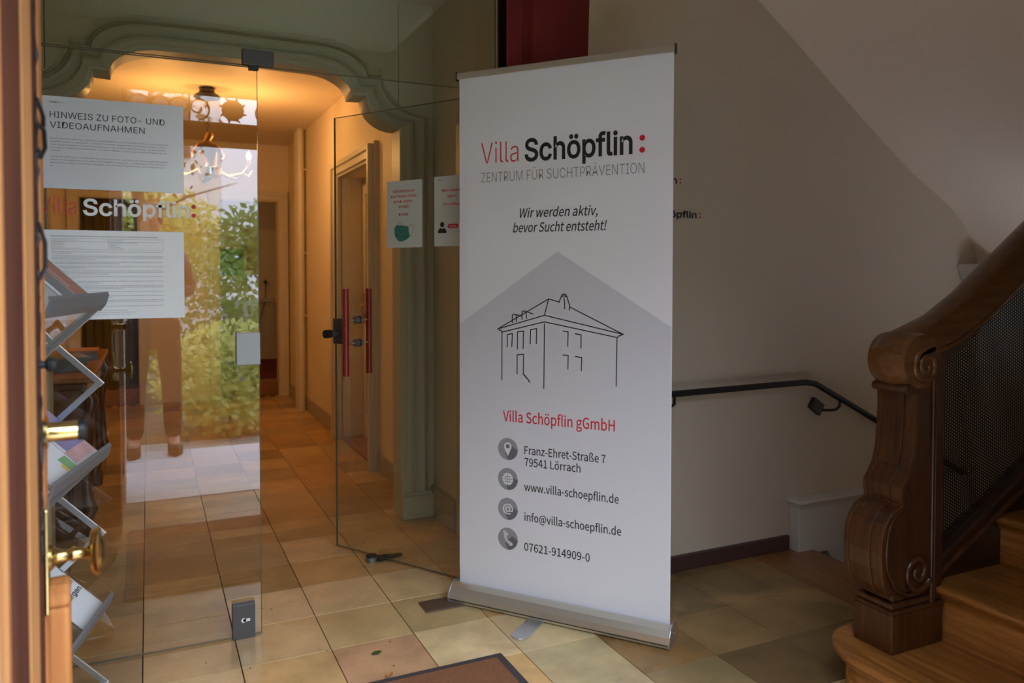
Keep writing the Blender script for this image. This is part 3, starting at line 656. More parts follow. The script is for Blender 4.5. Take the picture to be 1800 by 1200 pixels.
sh = Sheet((0, GY-.0155, 0), (1,0,0), (0,0,1)); mb = MB(); sh.disc(mb, .300, .068, .0085); sh.rect(mb, .300, .322, .063, .073); mb.build('keyhole', 'chrome', lk, True)
mb = MB(); sh.disc(mb, .3005, .068, .003, d=.0014); sh.rect(mb, .299, .3035, .062, .068, d=.0014); mb.build('key_slot', 'print_black', lk, True)
fitting(t, .283, .366, .99, 1.107, 'brushed_steel', 'strike_plate')
t = thing('glass_transom', 'wide fixed glass transom above the glass door', 'glass panel', (0, GY, 2.06))
glass_pane('pane', *pane_y(-.60, 1.30, 2.0625, 2.768, GY), t)
fitting(t, .312, .420, 2.063, 2.118, 'dark_bronze', 'patch_fitting'); MB().box(.335, .368, GY-.013, GY+.013, 2.048, 2.064).build('catch', 'black_iron', t, True)
fitting(t, 1.20, 1.30, 2.062, 2.115, 'dark_bronze', 'patch_fitting')
# swung leaf
P0, P1 = Vector((1.285, 2.945)), Vector((.811, 3.727)); ang = math.atan2(P1.y-P0.y, P1.x-P0.x); LL = (P1-P0).length
lf = thing('glass_door', 'open frameless glass door with red bar handles', 'door', (P0.x, P0.y, 0), ang)
a, e = pane_y(0, LL, .012, 2.055, 0); glass_pane('pane', a, e, lf, world=False)
MB().box(LL-.075, LL+.004, -.014, .014, .985, 1.105).build('lock_case', 'charcoal_metal', lf, bevel=.002)
# local -y faces... leaf local y axis; visible side is +y (towards camera left)
sgn = 1
cy = MB().tube([(LL-.02, .010, 1.035), (LL-.02, .055, 1.035)], .017, 16).build('lock_cylinder', 'brushed_steel', lf, smooth=True)
MB().tube([(LL-.02, .055, 1.035), (LL-.02, .085, 1.035)], .020, 16).build('turn_knob', 'black_rubber', cy, smooth=True)
# bar handles on both faces
def bar(side):
    y = .075*side
    h = MB().tube([(LL-.145, y, 1.248), (LL-.145, y, .845)], .0145, 18).build('bar_handle', 'red_lacquer', lf, smooth=True)
    for z in (1.102, .995):
        MB().tube([(LL-.145, y, z), (LL-.145, .008*side, z)], .0055, 10).build('standoff', 'chrome', h, smooth=True)
        MB().tube([(LL-.145, .005*side, z), (LL-.145, .016*side, z)], .019, 18).build('rosette', 'brushed_steel', h, smooth=True)
    return h
bar(1); bar(-1)
MB().box(0, .10, -.014, .014, .012, .065).build('bottom_fitting', 'dark_bronze', lf, bevel=.002); MB().box(0, .10, -.014, .014, 2.0, 2.055).build('top_fitting', 'dark_bronze', lf, bevel=.002)
LM = Matrix.Translation((P0.x, P0.y, 0)) @ Matrix.Rotation(ang, 4, 'Z')
def leafsheet(s_right, z): # sheet on camera side; s measured from pivot
    # camera sees local +y side; text right direction = towards the pivot (-x local)
    o = LM @ Vector((s_right, .0035, z)); u = (LM.to_3x3() @ Vector((-1,0,0))); return Sheet(o, u, (0,0,1))
# floor spring plate
t = thing('floor_spring_plate', 'brown metal cover plate set in the floor by the door pivot', 'plate', (1.2, 2.9, 0))
MB().box(.965, 1.40, 2.85, 2.955, .001, .005).build('cover', 'brown_plate', t, True, bevel=.001)
MB().box(.973, 1.392, 2.858, 2.947, .004, .006).build('lid', 'brown_plate', t, True)
# door stop on the floor
t = thing('door_stop', 'small metal and black door stop on the floor under the glass door', 'door stop', (.93, 3.52, 0))
MB().lathe([(0, 0), (.026, 0), (.026, .020), (.023, .023), (0, .023)], (.915, 3.48, 0), 'z', 20).build('bumper', 'brushed_steel', t, True, smooth=True)
MB().lathe([(0, .022), (.024, .022), (.024, .030), (0, .030)], (.915, 3.48, 0), 'z', 20).build('bumper_cap', 'black_rubber', t, True, smooth=True)
MB().prism([(.905, 3.505), (.945, 3.45), (1.06, 3.47), (1.055, 3.485)], 'xy', .006, .018).build('wedge', 'black_rubber', t, True)
# dark post at the right end of the partition
tag(MB().box(1.322, 1.350, 2.93, 2.96, 0, 2.77).box(1.312, 1.322, 2.94, 2.95, 0, 2.77).build('glass_frame_post', 'black_iron'), 'slim black metal post ending the glass partition behind the roll-up', 'post')
# red hanging cloth
mb = MB(); n = 26
for z, w, sh_ in ((1.15, .360, 0), (2.2, .375, 0), (2.77, .392, 0)):
    for k in range(n):
        u = k/(n-1); mb.v.append((1.278 + w*u, 2.765 + .035*abs(math.sin(u*4.2+.5)) + (.02 if .22 < u < .30 else 0), z))
for r in range(2):
    for k in range(n-1): mb.f.append((r*n+k, r*n+k+1, (r+1)*n+k+1, (r+1)*n+k))
o = mb.build('hanging_cloth', 'dark_red_cloth', smooth=True); so_ = o.modifiers.new('solid', 'SOLIDIFY'); so_.thickness = .004
tag(o, 'dark red cloth hanging on the wall above and behind the roll-up', 'cloth')
# ------------------------------------------------------------------ notices on the glass
def notice(name, label, sh, w, h, mat, group=None):
    t = thing(name, label, 'notice', tuple(sh.o), 0, group)
    mb = MB()
    for d in (0, .0006): sh.rect(mb, 0, w, 0, h, d)
    mb.f = [mb.f[0][::-1], mb.f[1]]; mb.f += [(0,1,5,4), (1,2,6,5), (2,3,7,6), (3,0,4,7)]
    mb.build('sheet', mat, t, True); return t
FY = GY - .0035
sh = Sheet((-.304, FY, 1.597), (1,0,0), (0,0,1))
t = notice('photo_notice', 'upper large printed photo and video notice taped to the glass', sh, .421, .299, 'laminated_paper')
mb = MB()
sh.text(mb, 'HINWEIS ZU FOTO- UND', .021, .362, .229, .0205, 'sans', 0, d=.0012)
sh.text(mb, 'VIDEOAUFNAHMEN', .021, .300, .196, .0205, 'sans', 0, d=.0012); mb.build('heading', 'print_black', t, True)
mb = MB(); sh.text(mb, 'Schöpflin', .021, .043, .278, .0036, 'sans', .02, d=.0012); mb.build('small_logo', 'print_black', t, True)
mb = MB(); sh.text(mb, 'Stiftung', .044, .063, .278, .0036, 'sans', 0, d=.0012); mb.build('small_logo', 'print_grey', t, True)
T1 = ['Die heutige Veranstaltung, organisiert und durchgeführt von der Schöpflin Stiftung, wird fotografisch', 'begleitet, worauf wir gemäß Art. 13 DSGVO hinweisen. Ausgewählte Aufnahmen werden im inhalt-', 'lichen Zusammenhang mit dieser Veranstaltung von der Schöpflin Stiftung und ggf. von den Partnern', 'bzw. auf der Website, im Newsletter, in Sozialen Medien sowie in gedruckten Publikationen ver-', 'öffentlicht.', '', 'Sollten Sie nicht damit einverstanden sein, dass Sie in Foto- und Videoaufnahmen abgebildet werden,', 'bitten wir Sie, selbstständig mit dem*der Fotograf*in oder einer*m Mitarbeiter*in der Stiftung in', 'Kontakt aufzunehmen und ihm*ihr mitzuteilen, dass Sie nicht fotografiert oder gefilmt werden möch-', 'ten.']
mb = MB()
for k, l in enumerate(T1):
    if l: sh.text(mb, l, .021, None if len(l) < 20 else .372 - .004*(k % 3), .160 - k*.0098, .0047, 'sans', -.004, res=1, d=.0012)
mb.build('body_text', 'print_body', t, True)
sh = Sheet((-.306, FY, 1.166), (1,0,0), (0,0,1))
t = notice('privacy_notice', 'lower large sheet of dense small print on the glass', sh, .421, .296, 'paper')
mb = MB(); sh.text(mb, 'Datenschutzinformationen gemäß Artikel 13 DSGVO über die Anfertigung und Verwendung von Foto- und Videoaufnahmen bei Veranstaltungen', .022, .338, .274, .0042, 'sans', .006, res=1, d=.0012)
mb.build('heading', 'print_body', t, True)
mb = MB()
for a in ((.022,.355,.268,.2686),(.022,.355,.258,.2586),(.022,.355,.232,.2326),(.022,.0226,.232,.268),(.187,.1876,.232,.268),(.3544,.355,.232,.268)): sh.rect(mb, *a, d=.0012)
mb.build('table_rule', 'print_grey', t, True)
mb = MB()
for x, ls in ((.026, ['Veranstaltung, Verantwortlicher und Datum', 'Verantwortliche Stelle', 'Schöpflin Stiftung', 'Franz-Ehret-Straße 7', '79541 Lörrach', 'Kontakt und Datenschutz per E-Mail und Telefon']), (.191, ['Zweck der Verarbeitung', 'Datenschutzbeauftragte und Kontaktmöglichkeiten', 'Öffentlichkeitsarbeit', 'Website, Print', 'Presse und Medien', 'Art. 6 Abs. 1 lit. f DSGVO']),):
    for k, l in enumerate(ls): sh.text(mb, l, x, None, .262 - k*.0049 - (.002 if k else 0), .0026, 'sans', 0, res=1, d=.0012)
LOR = ['Im Rahmen der Veranstaltung werden Foto- und Videoaufnahmen angefertigt, auf denen Sie als teilnehmende Person zu erkennen sein können und die danach gespeichert werden.', 'Zweck der Verarbeitung: Die Aufnahmen dienen der Dokumentation sowie der Öffentlichkeitsarbeit der Stiftung und werden auf der Website, im Newsletter und in Sozialen Medien genutzt.', 'Rechtsgrundlage ist Artikel 6 Absatz 1 Buchstabe f der Verordnung. Das berechtigte Interesse besteht in der Darstellung unserer Tätigkeit gegenüber der Öffentlichkeit und Partnern.', 'Empfänger der Daten sind Mitarbeitende der Stiftung, beauftragte Fotografinnen und Fotografen, Agenturen sowie gegebenenfalls Presse und weitere Dienstleister im Auftrag.']
z = .224; k = 0
while z > .040:
    n2 = 2 + (k % 3 == 1)
    for q in range(n2):
        l = LOR[(k+q) % 4]; last = q == n2-1
        if last: l = l[:30 + (k*37) % 90]
        sh.text(mb, l, .022, .022 + .333*(1 if not last else len(l)/175), z, .0027, 'sans', 0, res=1, d=.0012); z -= .0052
    z -= .0042; k += 1
for l, w in (('Weitere Informationen zum Datenschutz finden Sie auf unserer Website im Bereich Datenschutz', .22), ('Sie haben das Recht auf Auskunft, Berichtigung, Löschung und Widerspruch', .25), ('Bei Fragen wenden Sie sich an unser Team vor Ort', .23)):
    sh.text(mb, l, .022, .022+w, z, .0027, 'sans', 0, res=1, d=.0012); z -= .0068
mb.build('body_text', 'print_body', t, True)
# vinyl lettering on the glass
sh = Sheet((0, FY, 0), (1,0,0), (0,0,1)); t = thing('glass_lettering', 'frosted white and red logo lettering stuck on the glass between the notices', 'lettering', (-.1, FY, 1.5))
mb = MB(); sh.text(mb, 'Schöpflin', -.192, .134, 1.513, .056, 'sans', .018, d=.0006); mb.build('word', 'frosted_film', t, True)
mb = MB(); sh.text(mb, 'Villa', -.318, -.212, 1.511, .056, 'sans', -.008, d=.0006); mb.build('word', 'red_film', t, True)
mb = MB(); sh.disc(mb, .1475, 1.521, .0075, n=20); sh.disc(mb, .1475, 1.551, .0075, n=20); mb.build('colon', 'red_film', t, True)
# notices on the swung leaf
def at_s(px_s): return LL - px_s
s0, s1 = LL-.337, LL-.542
sh = leafsheet(s0, 1.434); t = notice('mask_notice', 'small notice with a drawn teal face mask on the glass door', sh, .207, .297, 'paper_leaf')
for l, zz, w in (('WIR EMPFEHLEN', .245, .130), ('DAS TRAGEN EINER', .222, .150), ('MUND-NASEN-', .199, .116), ('MASKE!', .176, .058), ('DANKE', .142, .056)): mb = MB(); sh.text(mb, l, .1-w/2, .1+w/2, zz, .0115, 'sans', .012, d=.0012); mb.build('lettering_line', 'print_red', t, True)
mb = MB(); sh.poly(mb, [(.045,.090),(.060,.101),(.095,.098),(.128,.093),(.130,.070),(.136,.048),(.118,.036),(.092,.027),(.070,.028),(.055,.042),(.045,.060)], d=.0012); mb.build('mask_drawing', 'print_teal', t, True)
for pt in ([(.046,.076),(.09,.074),(.128,.072)], [(.050,.055),(.09,.050),(.13,.053)]): mb = MB(); sh.line(mb, pt, .0015, d=.0015); mb.build('mask_fold', 'print_teal_dark', t, True)
for pt in ([(.128,.093),(.140,.101),(.152,.098),(.158,.085),(.152,.066),(.136,.050)], [(.060,.101),(.072,.111),(.086,.110),(.092,.100)]): mb = MB(); sh.line(mb, pt, .0014, d=.0012); mb.build('mask_strap', 'print_teal_dark', t, True)
sh = leafsheet(LL-.612, 1.436); t = notice('distance_notice', 'small distance notice with person symbol, half hidden behind the roll-up', sh, .207, .299, 'paper_leaf')
mb = MB()
for l, zz, w in (('Bitte Abstand', .232, .112), ('halten.', .207, .053), ('Vielen Dank!', .173, .104)): mb = MB(); sh.text(mb, l, .1-w/2, .1+w/2, zz, .0115, 'sans', .012, d=.0012); mb.build('lettering_line', 'print_red', t, True)
for cx_ in (.044, .160):
    mb = MB(); sh.disc(mb, cx_, .092, .0115, d=.0012, n=20); sh.poly(mb, [(cx_-.024,.056),(cx_+.024,.056),(cx_+.022,.068),(cx_+.012,.078),(cx_,.074),(cx_-.012,.078),(cx_-.022,.068)], d=.0012); mb.build('person_symbol', 'print_black', t, True)
mb = MB(); sh.line(mb, [(.02,.283),(.05,.283)], .002, d=.0012); mb.build('small_logo', 'print_black', t, True)
mb = MB(); sh.poly(mb, [(.072,.084),(.080,.075),(.126,.075),(.134,.084),(.126,.094),(.080,.094)], d=.0012); mb.build('distance_badge', 'print_red', t, True)
mb = MB(); sh.text(mb, '1,5m', .086, .120, .0795, .0095, 'sans', .01, d=.0018); mb.build('badge_text', 'paper_leaf', t, True)
# ------------------------------------------------------------------ roll-up banner
a = Vector((1.096, 2.882, 0)); u = Vector((.62019, -.78445, 0)); nrm = Vector((-.78445, -.62019, 0))
o0 = a - nrm*.06; ru = thing('roll_up_banner', 'tall white roll-up banner with printed house and contact lines', 'banner', tuple(o0))
sh = Sheet(o0, u, (0,0,1))
def lb(mb_, name, mat, par=None, bevel=0, smooth=False):   # local (s, depth, z) box to world
    mt = Matrix(((u.x, -nrm.x, 0, o0.x), (u.y, -nrm.y, 0, o0.y), (0, 0, 1, 0), (0, 0, 0, 1)))
    mb_.xf(mt); return mb_.build(name, mat, par or ru, True, bevel=bevel, smooth=smooth)
fw = MB(); NX, NZ = 24, 12
cor = {(0,0): (-.014,.030), (1,0): (.853,.045), (0,1): (-.012,2.100), (1,1): (.857,2.092)}
for k in range(NZ+1):
    for i in range(NX+1):
        uu, vv = i/NX, k/NZ
        s_ = (1-uu)*((1-vv)*cor[(0,0)][0]+vv*cor[(0,1)][0]) + uu*((1-vv)*cor[(1,0)][0]+vv*cor[(1,1)][0])
        z_ = (1-uu)*((1-vv)*cor[(0,0)][1]+vv*cor[(0,1)][1]) + uu*((1-vv)*cor[(1,0)][1]+vv*cor[(1,1)][1])
        d_ = 0.0
        if i in (0, NX): d_ = -.0018
        fw.v.append(tuple(sh.p(s_, z_, d_)))
for k in range(NZ):
    for i in range(NX): q = k*(NX+1)+i; fw.f.append((q, q+1, q+NX+2, q+NX+1))
f_ = fw.build('fabric', 'vinyl_white', ru, True)
sd = f_.modifiers.new('solid', 'SOLIDIFY'); sd.thickness = .0008; sd.offset = -1
tr_ = lb(MB().prism([(-.006,2.093),(-.007,2.112),(-.003,2.118),(.006,2.118),(.008,2.112),(.008,2.093)], 'yz', -.020, .862), 'top_rail', 'champagne_alu', bevel=.001)
lb(MB().box(-.023, -.019, -.009, .010, 2.086, 2.121), 'end_cap', 'dark_bronze', tr_); lb(MB().box(.861, .866, -.009, .010, 2.086, 2.121), 'end_cap', 'dark_bronze', tr_)
cas = [(-.058,.006),(-.060,.020),(-.055,.042),(-.040,.062),(-.018,.072),(-.010,.074),(-.010,.066),(.004,.060),(.018,.070),(.038,.058),(.050,.036),(.052,.012),(.048,.006)]
cs = lb(MB().prism(cas, 'yz', -.030, .862), 'base_cassette', 'champagne_alu', bevel=.001)
cap = [(-.060,.004),(-.063,.020),(-.057,.045),(-.041,.066),(-.012,.079),(.018,.075),(.041,.061),(.054,.037),(.055,.012),(.05,.004)]
lb(MB().prism(cap, 'yz', -.036, -.030), 'end_cap', 'silver_alu', cs, bevel=.001); lb(MB().prism(cap, 'yz', .862, .868), 'end_cap', 'silver_alu', cs, bevel=.001)
lb(MB().tube([(.868, -.005, .045), (.872, -.005, .045)], .004, 10), 'screw', 'chrome', cs)
lb(MB().box(-.03, .862, -.0615, -.0585, .016, .019), 'groove', 'dark_bronze', cs)
pl = [(.32, .02), (.384, .02), (.384, -.19)] + [(.352+.032*math.cos(rad(-k*18)), -.19-.032*math.sin(rad(k*18))) for k in range(1, 10)] + [(.32, -.19)]
lb(MB().prism(pl, 'xy', .0, .006), 'foot', 'silver_alu', bevel=.001)
# print
def pm(name, mat, fn, par=None):
    mb = MB(); fn(mb); return mb.build(name, mat, par or ru, True)
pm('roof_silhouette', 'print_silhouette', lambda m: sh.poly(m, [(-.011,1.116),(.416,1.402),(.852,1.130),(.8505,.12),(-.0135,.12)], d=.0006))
pm('logo_villa', 'print_red', lambda m: sh.text(m, 'Villa', .088, .252, 1.750, .080, 'sans', -.010))
pm('logo_name', 'print_black', lambda m: sh.text(m, 'Schöpflin', .278, .708, 1.750, .088, 'sans', .018))
for zz in (1.803, 1.760): pm('logo_dot', 'print_red', lambda m: sh.disc(m, .744, zz, .0105, n=24))
pm('subtitle', 'print_grey', lambda m: sh.text(m, 'ZENTRUM FÜR SUCHTPRÄVENTION', .088, .752, 1.677, .037, 'sans', -.010))
pm('slogan_line', 'print_black', lambda m: sh.text(m, 'Wir werden aktiv,', .258, .576, 1.534, .036, 'humanist', .004, .22))
pm('slogan_line', 'print_black', lambda m: sh.text(m, 'bevor Sucht entsteht!', .228, .612, 1.478, .036, 'humanist', .004, .22))
HP = lambda *z: [tuple(z[i:i+2]) for i in range(0, len(z), 2)]
hx = lambda x: .161 + (x-300)/(1183-300)*(.676-.161)
def hz(x, z):   # drawing pixel (in the 4x crop) to banner height
    b = 1.101 + (x-300)/883*(-.003); xx = (x-300)/883
    top0 = 632 + xx*(670-632); s_ = .000505 + 0.0*xx
    # scale varies with distance: nearer on the right
    k = .000530 - .000075*xx
    return b + (top0 - z)*k*1.0
def L_(m, pts, w=.0042): sh.line(m, [(hx(x), hz(x, z)) for x, z in pts], w)
def house(m):
    for pts in ([(300,632),(645,527),(1183,670)], [(300,632),(675,402),(745,422),(748,426),(765,380)], [(645,527),(675,402)], [(333,655),(645,577),(1145,696)], [(822,460),(1183,670)],
        [(310,640),(322,641),(330,648),(333,658),(332,1012)], [(645,590),(641,1085)], [(1142,705),(1138,1082)], [(1145,696),(1156,682),(1183,670)],
        [(803,380),(815,425),(822,442),(821,485)], [(783,388),(788,430),(788,475)], [(765,380),(768,368),(783,361),(798,368),(803,384),(783,374),(765,382)],
        [(410,583),(410,530),(420,522),(438,524),(441,576)], [(438,524),(480,536)], [(482,560),(482,503),(495,495),(512,500),(515,553)], [(512,500),(563,518)],
        [(372,766),(374,674),(410,666),(407,764)], [(448,782),(449,654),(493,647),(491,780)], [(542,745),(545,637),(589,629),(587,742)],
        [(446,967),(446,826),(494,822),(492,976)], [(492,976),(500,976),(500,984),(508,986),(508,996),(516,997),(517,1006),(525,1008),(526,1018),(533,1019),(534,1030),(541,1034)],
        [(776,646),(812,653),(810,764)], [(861,667),(902,676),(901,778)], [(777,831),(813,836),(811,940)], [(862,844),(906,852),(904,956)]): L_(m, pts)
pm('house_drawing', 'print_black', house)
pm('company_line', 'print_red', lambda m: sh.text(m, 'Villa Schöpflin gGmbH', .184, .645, .741, .042, 'humanist', .004))
for tx, a0, a1, zz in (('Franz-Ehret-Straße 7', .278, .610, .620), ('79541 Lörrach', .278, .511, .574), ('www.villa-schoepflin.de', .277, .661, .477), ('info@villa-schoepflin.de', .278, .671, .360), ('07621-914909-0', .277, .549, .243)):
    pm('contact_line', 'print_black', lambda m: sh.text(m, tx, a0, a1, zz, .0315, 'humanist', .004))
def in_disc_shadow(m, cx_, cz_, r, wdt, d=.0012):   # diagonal shadow running to the lower right, clipped to the disc
    pts = []; e = wdt
    for k in range(0, 13):
        a_ = rad(-45 - 42 + 84*k/12); pts.append((cx_ + r*math.cos(a_), cz_ + r*math.sin(a_)))
    sh.poly(m, pts + [(cx_+e, cz_+e*.7), (cx_-e*.7, cz_-e)], d)
for k, cz_ in enumerate((.632, .514, .396, .278)):
    cx_, r = .206, .0435
    ic = pm('icon_disc', 'icon_grey', lambda m: sh.disc(m, cx_, cz_, r, d=.0010, n=40))
    pm('icon_shadow', 'icon_shadow', lambda m: in_disc_shadow(m, cx_, cz_, r, .018), ic)
    def sym(m):
        d = .0018
        if k == 0:
            n = 20; sh.poly(m, [(cx_ + .0165*math.cos(rad(-30+240*q/n)), cz_+.010 + .0165*math.sin(rad(-30+240*q/n))) for q in range(n+1)] + [(cx_, cz_-.028)], d)
        elif k == 1:
            sh.disc(m, cx_, cz_, .024, d)
        elif k == 2: sh.text(m, '@', cx_-.022, cx_+.023, cz_-.012, .034, 'sans', .012, d=d)
        else:
            arc = [(cx_-.013, cz_+.024), (cx_-.012, cz_+.008), (cx_-.004, cz_-.008), (cx_+.009, cz_-.021)]
            sh.line(m, arc, .009, d); sh.line(m, [(cx_-.015, cz_+.026), (cx_-.004, cz_+.017)], .011, d); sh.line(m, [(cx_+.005, cz_-.013), (cx_+.016, cz_-.020)], .011, d)
    pm('icon_symbol', 'vinyl_white', sym, ic)
    if k == 0: pm('icon_detail', 'icon_shadow', lambda m: sh.disc(m, cx_, cz_+.011, .0085, .0024, 20), ic)
    if k == 1:
        def gl_(m):
            d = .0024; sh.ring(m, cx_, cz_, .0105, .0022, d, 24, .55*1.8); sh.line(m, [(cx_, cz_-.024), (cx_, cz_+.024)], .0022, d)
            for q in (-.011, 0, .011): w_ = math.sqrt(max(.024**2 - q*q, 0)); sh.line(m, [(cx_-w_, cz_+q), (cx_+w_, cz_+q)], .0022, d)
        pm('icon_detail', 'icon_grey', gl_, ic)
# ------------------------------------------------------------------ door mat, leaves, debris
t = thing('door_mat', 'rust brown coir door mat with dark rubber border', 'door mat', (.5, 1.9, 0))
MB().box(-.10, 1.092, 1.50, 2.428, .001, .010).build('border', 'mat_border', t, True, bevel=.003)
mm = MB().box(-.07, 1.062, 1.53, 2.398, .006, .013).build('coir_pad', 'coir', t, True)
mb = MB(); q = random.Random(3)
for k in range(9000):
    x, y = q.uniform(-.068, 1.060), q.uniform(1.532 if q.random() < .3 else 2.0, 2.396); a_ = q.uniform(0, 6.28); l = .003; dx, dy = l*math.cos(a_), l*math.sin(a_)
    mb.add([(x-dx*.3, y-dy*.3, .012), (x+dx*.3, y+dy*.3, .012), (x+dx+q.uniform(-.003,.003), y+dy, .012+q.uniform(.003,.007))], [(0,1,2)])
mb.build('coir_bristle', 'coir', t, True, kind='stuff')
def leaf_obj(name, label, x, y, z, sc, rot, mat, curl=.3):
    mb = MB(); n = 7; out = []
    for k in range(n): tt = k/(n-1); w = .42*math.sin(math.pi*tt)**.8*(1 if k % 2 else .8); out.append((tt-.5, w))
    for tt, w in out: mb.v += [(tt, -w/1.3, abs(w)*curl*.6 + curl*(tt*tt)*.6), (tt, 0, curl*(tt*tt)*.6), (tt, w/1.3, abs(w)*curl*.6 + curl*(tt*tt)*.6)]
    for k in range(n-1): mb.f += [(3*k,3*k+3,3*k+4,3*k+1), (3*k+1,3*k+4,3*k+5,3*k+2)]
    mb.add([(.5,-.015,.15*curl),(.75,0,.2*curl),(.5,.015,.15*curl)], [(0,1,2)])
    mb.xf(Matrix.Diagonal((sc, sc, sc, 1)))
    o = mb.build(name, mat); o.location = (x, y, z); o.rotation_euler = (0, 0, rot); return tag(o, label, 'leaf')
leaf_obj('fallen_leaf', 'small green leaf lying on the pinkish floor tile', .705, 2.62, .002, .042, .3, 'leaf_on_floor')
leaf_obj('fallen_leaf', 'curled orange-brown leaf beside the door mat corner', .700, 2.44, .012, .035, .9, 'dry_leaf', .5)
leaf_obj('fallen_leaf', 'tiny pale orange leaf on the greenish tile near the mat', .735, 2.51, .002, .014, 1.6, 'dry_leaf')
mb = MB(); q = random.Random(5)
for k in range(46):
    x, y = q.uniform(.15, 1.5), q.uniform(2.3, 3.2)
    if 2.85 < y < 3.05: continue
    a_ = q.uniform(0, 6.28); l = q.uniform(.003, .012); MB_ = [(x, y, .0015), (x+l*math.cos(a_), y+l*math.sin(a_), .003), (x+l*math.cos(a_+.7)*.9, y+l*math.sin(a_+.7)*.9, .0018)]
    mb.add(MB_, [(0,1,2)])
o = mb.build('floor_crumbs', 'bark'); o['kind'] = 'stuff'; tag(o, 'scattered dark crumbs and leaf bits on the limestone floor', 'debris')
# ------------------------------------------------------------------ front door leaf (open, at the left)
dang = math.atan2(1.6-.85, -.168+.13)   # direction of the leaf from the hinge
dl = thing('front_door_leaf', 'open wooden entrance door leaf with brass knob at the left edge', 'door', (-.13, .86, 0), dang - math.pi/2)
# local: +y along the leaf, +x is the face we see
W_ = .74
MB().box(-.052, -.006, 0, W_, .012, 2.09).build('core', 'door_stile_wood', dl, bevel=.002)
MB().box(-.008, 0, 0, .06, .012, 2.09).box(-.008, 0, .36, .525, .012, 2.09).box(-.008, .0, .06, .36, 1.95, 2.09).box(-.008, 0, .06, .36, .012, .16).build('stile', 'door_stile_wood', dl)
MB().box(-.010, -.0004, .078, .337, .17, 1.94).build('panel', 'door_panel_wood', dl)
MB().box(-.006, .0014, .337, .365, .15, 1.96).box(-.006, .0014, .055, .078, .15, 1.96).build('panel_moulding', 'door_stile_wood', dl)
MB().box(-.010, -.0004, .525, .655, .012, 2.09).build('dark_rebate', 'door_panel_wood', dl)
MB().box(-.006, .002, .655, W_, .012, 2.09).build('edge_strip', 'door_edge_wood', dl)
MB().prism([(0.0,.66),(.022,.665),(.034,.68),(.036,.70),(.034,.72),(.022,.735),(0,.74)], 'xy', .012, .765).lathe([(.0,.0)]*2, (0,0,0)).build('astragal', 'door_edge_wood', dl, bevel=.006) if False else None
ag = MB().box(.0, .036, .655, .740, .012, .750); n = 8
for k in range(n):
    a0, a1_ = math.pi*k/n, math.pi*(k+1)/n
    ag.box(.0, .036, .6975 - .0425*math.cos(a0 if k >= n/2 else a1_)*1, .6975 + .0425*abs(math.cos(a0 if k >= n/2 else a1_)), .750, .750 + .03*math.sin((a0+a1_)/2)) if False else None
ag.prism([(.655,.750),(.740,.750),(.737,.768),(.725,.782),(.7,.789),(.675,.784),(.660,.770)], 'yz', 0, .036)
ag.build('astragal', 'door_edge_wood', dl, bevel=.008)
# torn black weather strip
q = random.Random(11); pts = []; rs = []
for k in range(90):
    z = 2.05 - k*.0135; pts.append((.001 + q.uniform(-.002,.002), .60 + q.uniform(-.008, .008), z + q.uniform(-.004,.004))); rs.append(.0012 + .003*(q.random()**4))
MB().tube(pts, rs, 7).build('weather_strip', 'black_rubber', dl, smooth=True)
for tp in ([(.002, .60, 1.56), (.010, .63, 1.555), (.010, .66, 1.53), (.005, .63, 1.51), (.002, .60, 1.52)], [(.002, .6, 1.60), (.010, .62, 1.575), (.008, .655, 1.565)], [(.002, .60, 1.40), (.010, .62, 1.37), (.010, .615, 1.33), (.002, .60, 1.31)]):
    MB().tube(tp, .0035, 6).build('torn_strip', 'black_rubber', dl, smooth=True)
MB().lathe([(0,0),(.006,0),(.006,.008),(.011,.012),(.012,.018),(.008,.024),(0,.026)], (0, .60, 1.172), 'x', 14).build('bolt_knob', 'black_iron', dl, smooth=True)
kz, ky = .834, .672
rp = MB().box(0, .006, ky-.03, ky+.03, kz-.09, kz+.09).build('rosette_plate', 'old_brass', dl, bevel=.004)
MB().lathe([(0,0),(.022,0),(.022,.008),(.016,.012),(.011,.020),(.010,.034),(.013,.040),(.010,.046),(.011,.060),(.016,.066),(0,.066)], (.002, ky, kz), 'x', 20).build('knob_shank', 'old_brass', dl, smooth=True)
MB().lathe([(0,.064),(.020,.065),(.036,.069),(.043,.075),(.044,.080),(.038,.085),(.028,.085),(.016,.090),(0,.091)], (.0, ky, kz), 'x', 28, (.62, 1)).build('door_knob', 'old_brass', dl, smooth=True)
MB().lathe([(0,0),(.028,0),(.028,.006),(.019,.008),(0,.008)], (.001, ky-.005, 1.05), 'x', 24).build('lock_rosette', 'brass', dl, smooth=True)
cy = MB().lathe([(0,.006),(.0165,.006),(.0165,.058),(.0150,.060),(0,.060)], (.0, ky-.005, 1.05), 'x', 24).build('lock_cylinder', 'brass', dl, smooth=True)
MB().lathe([(0,.052),(.0172,.052),(.0172,.062),(.014,.066),(0,.066)], (.0, ky-.005, 1.05), 'x', 24).build('cylinder_ring', 'black_iron', cy, smooth=True)
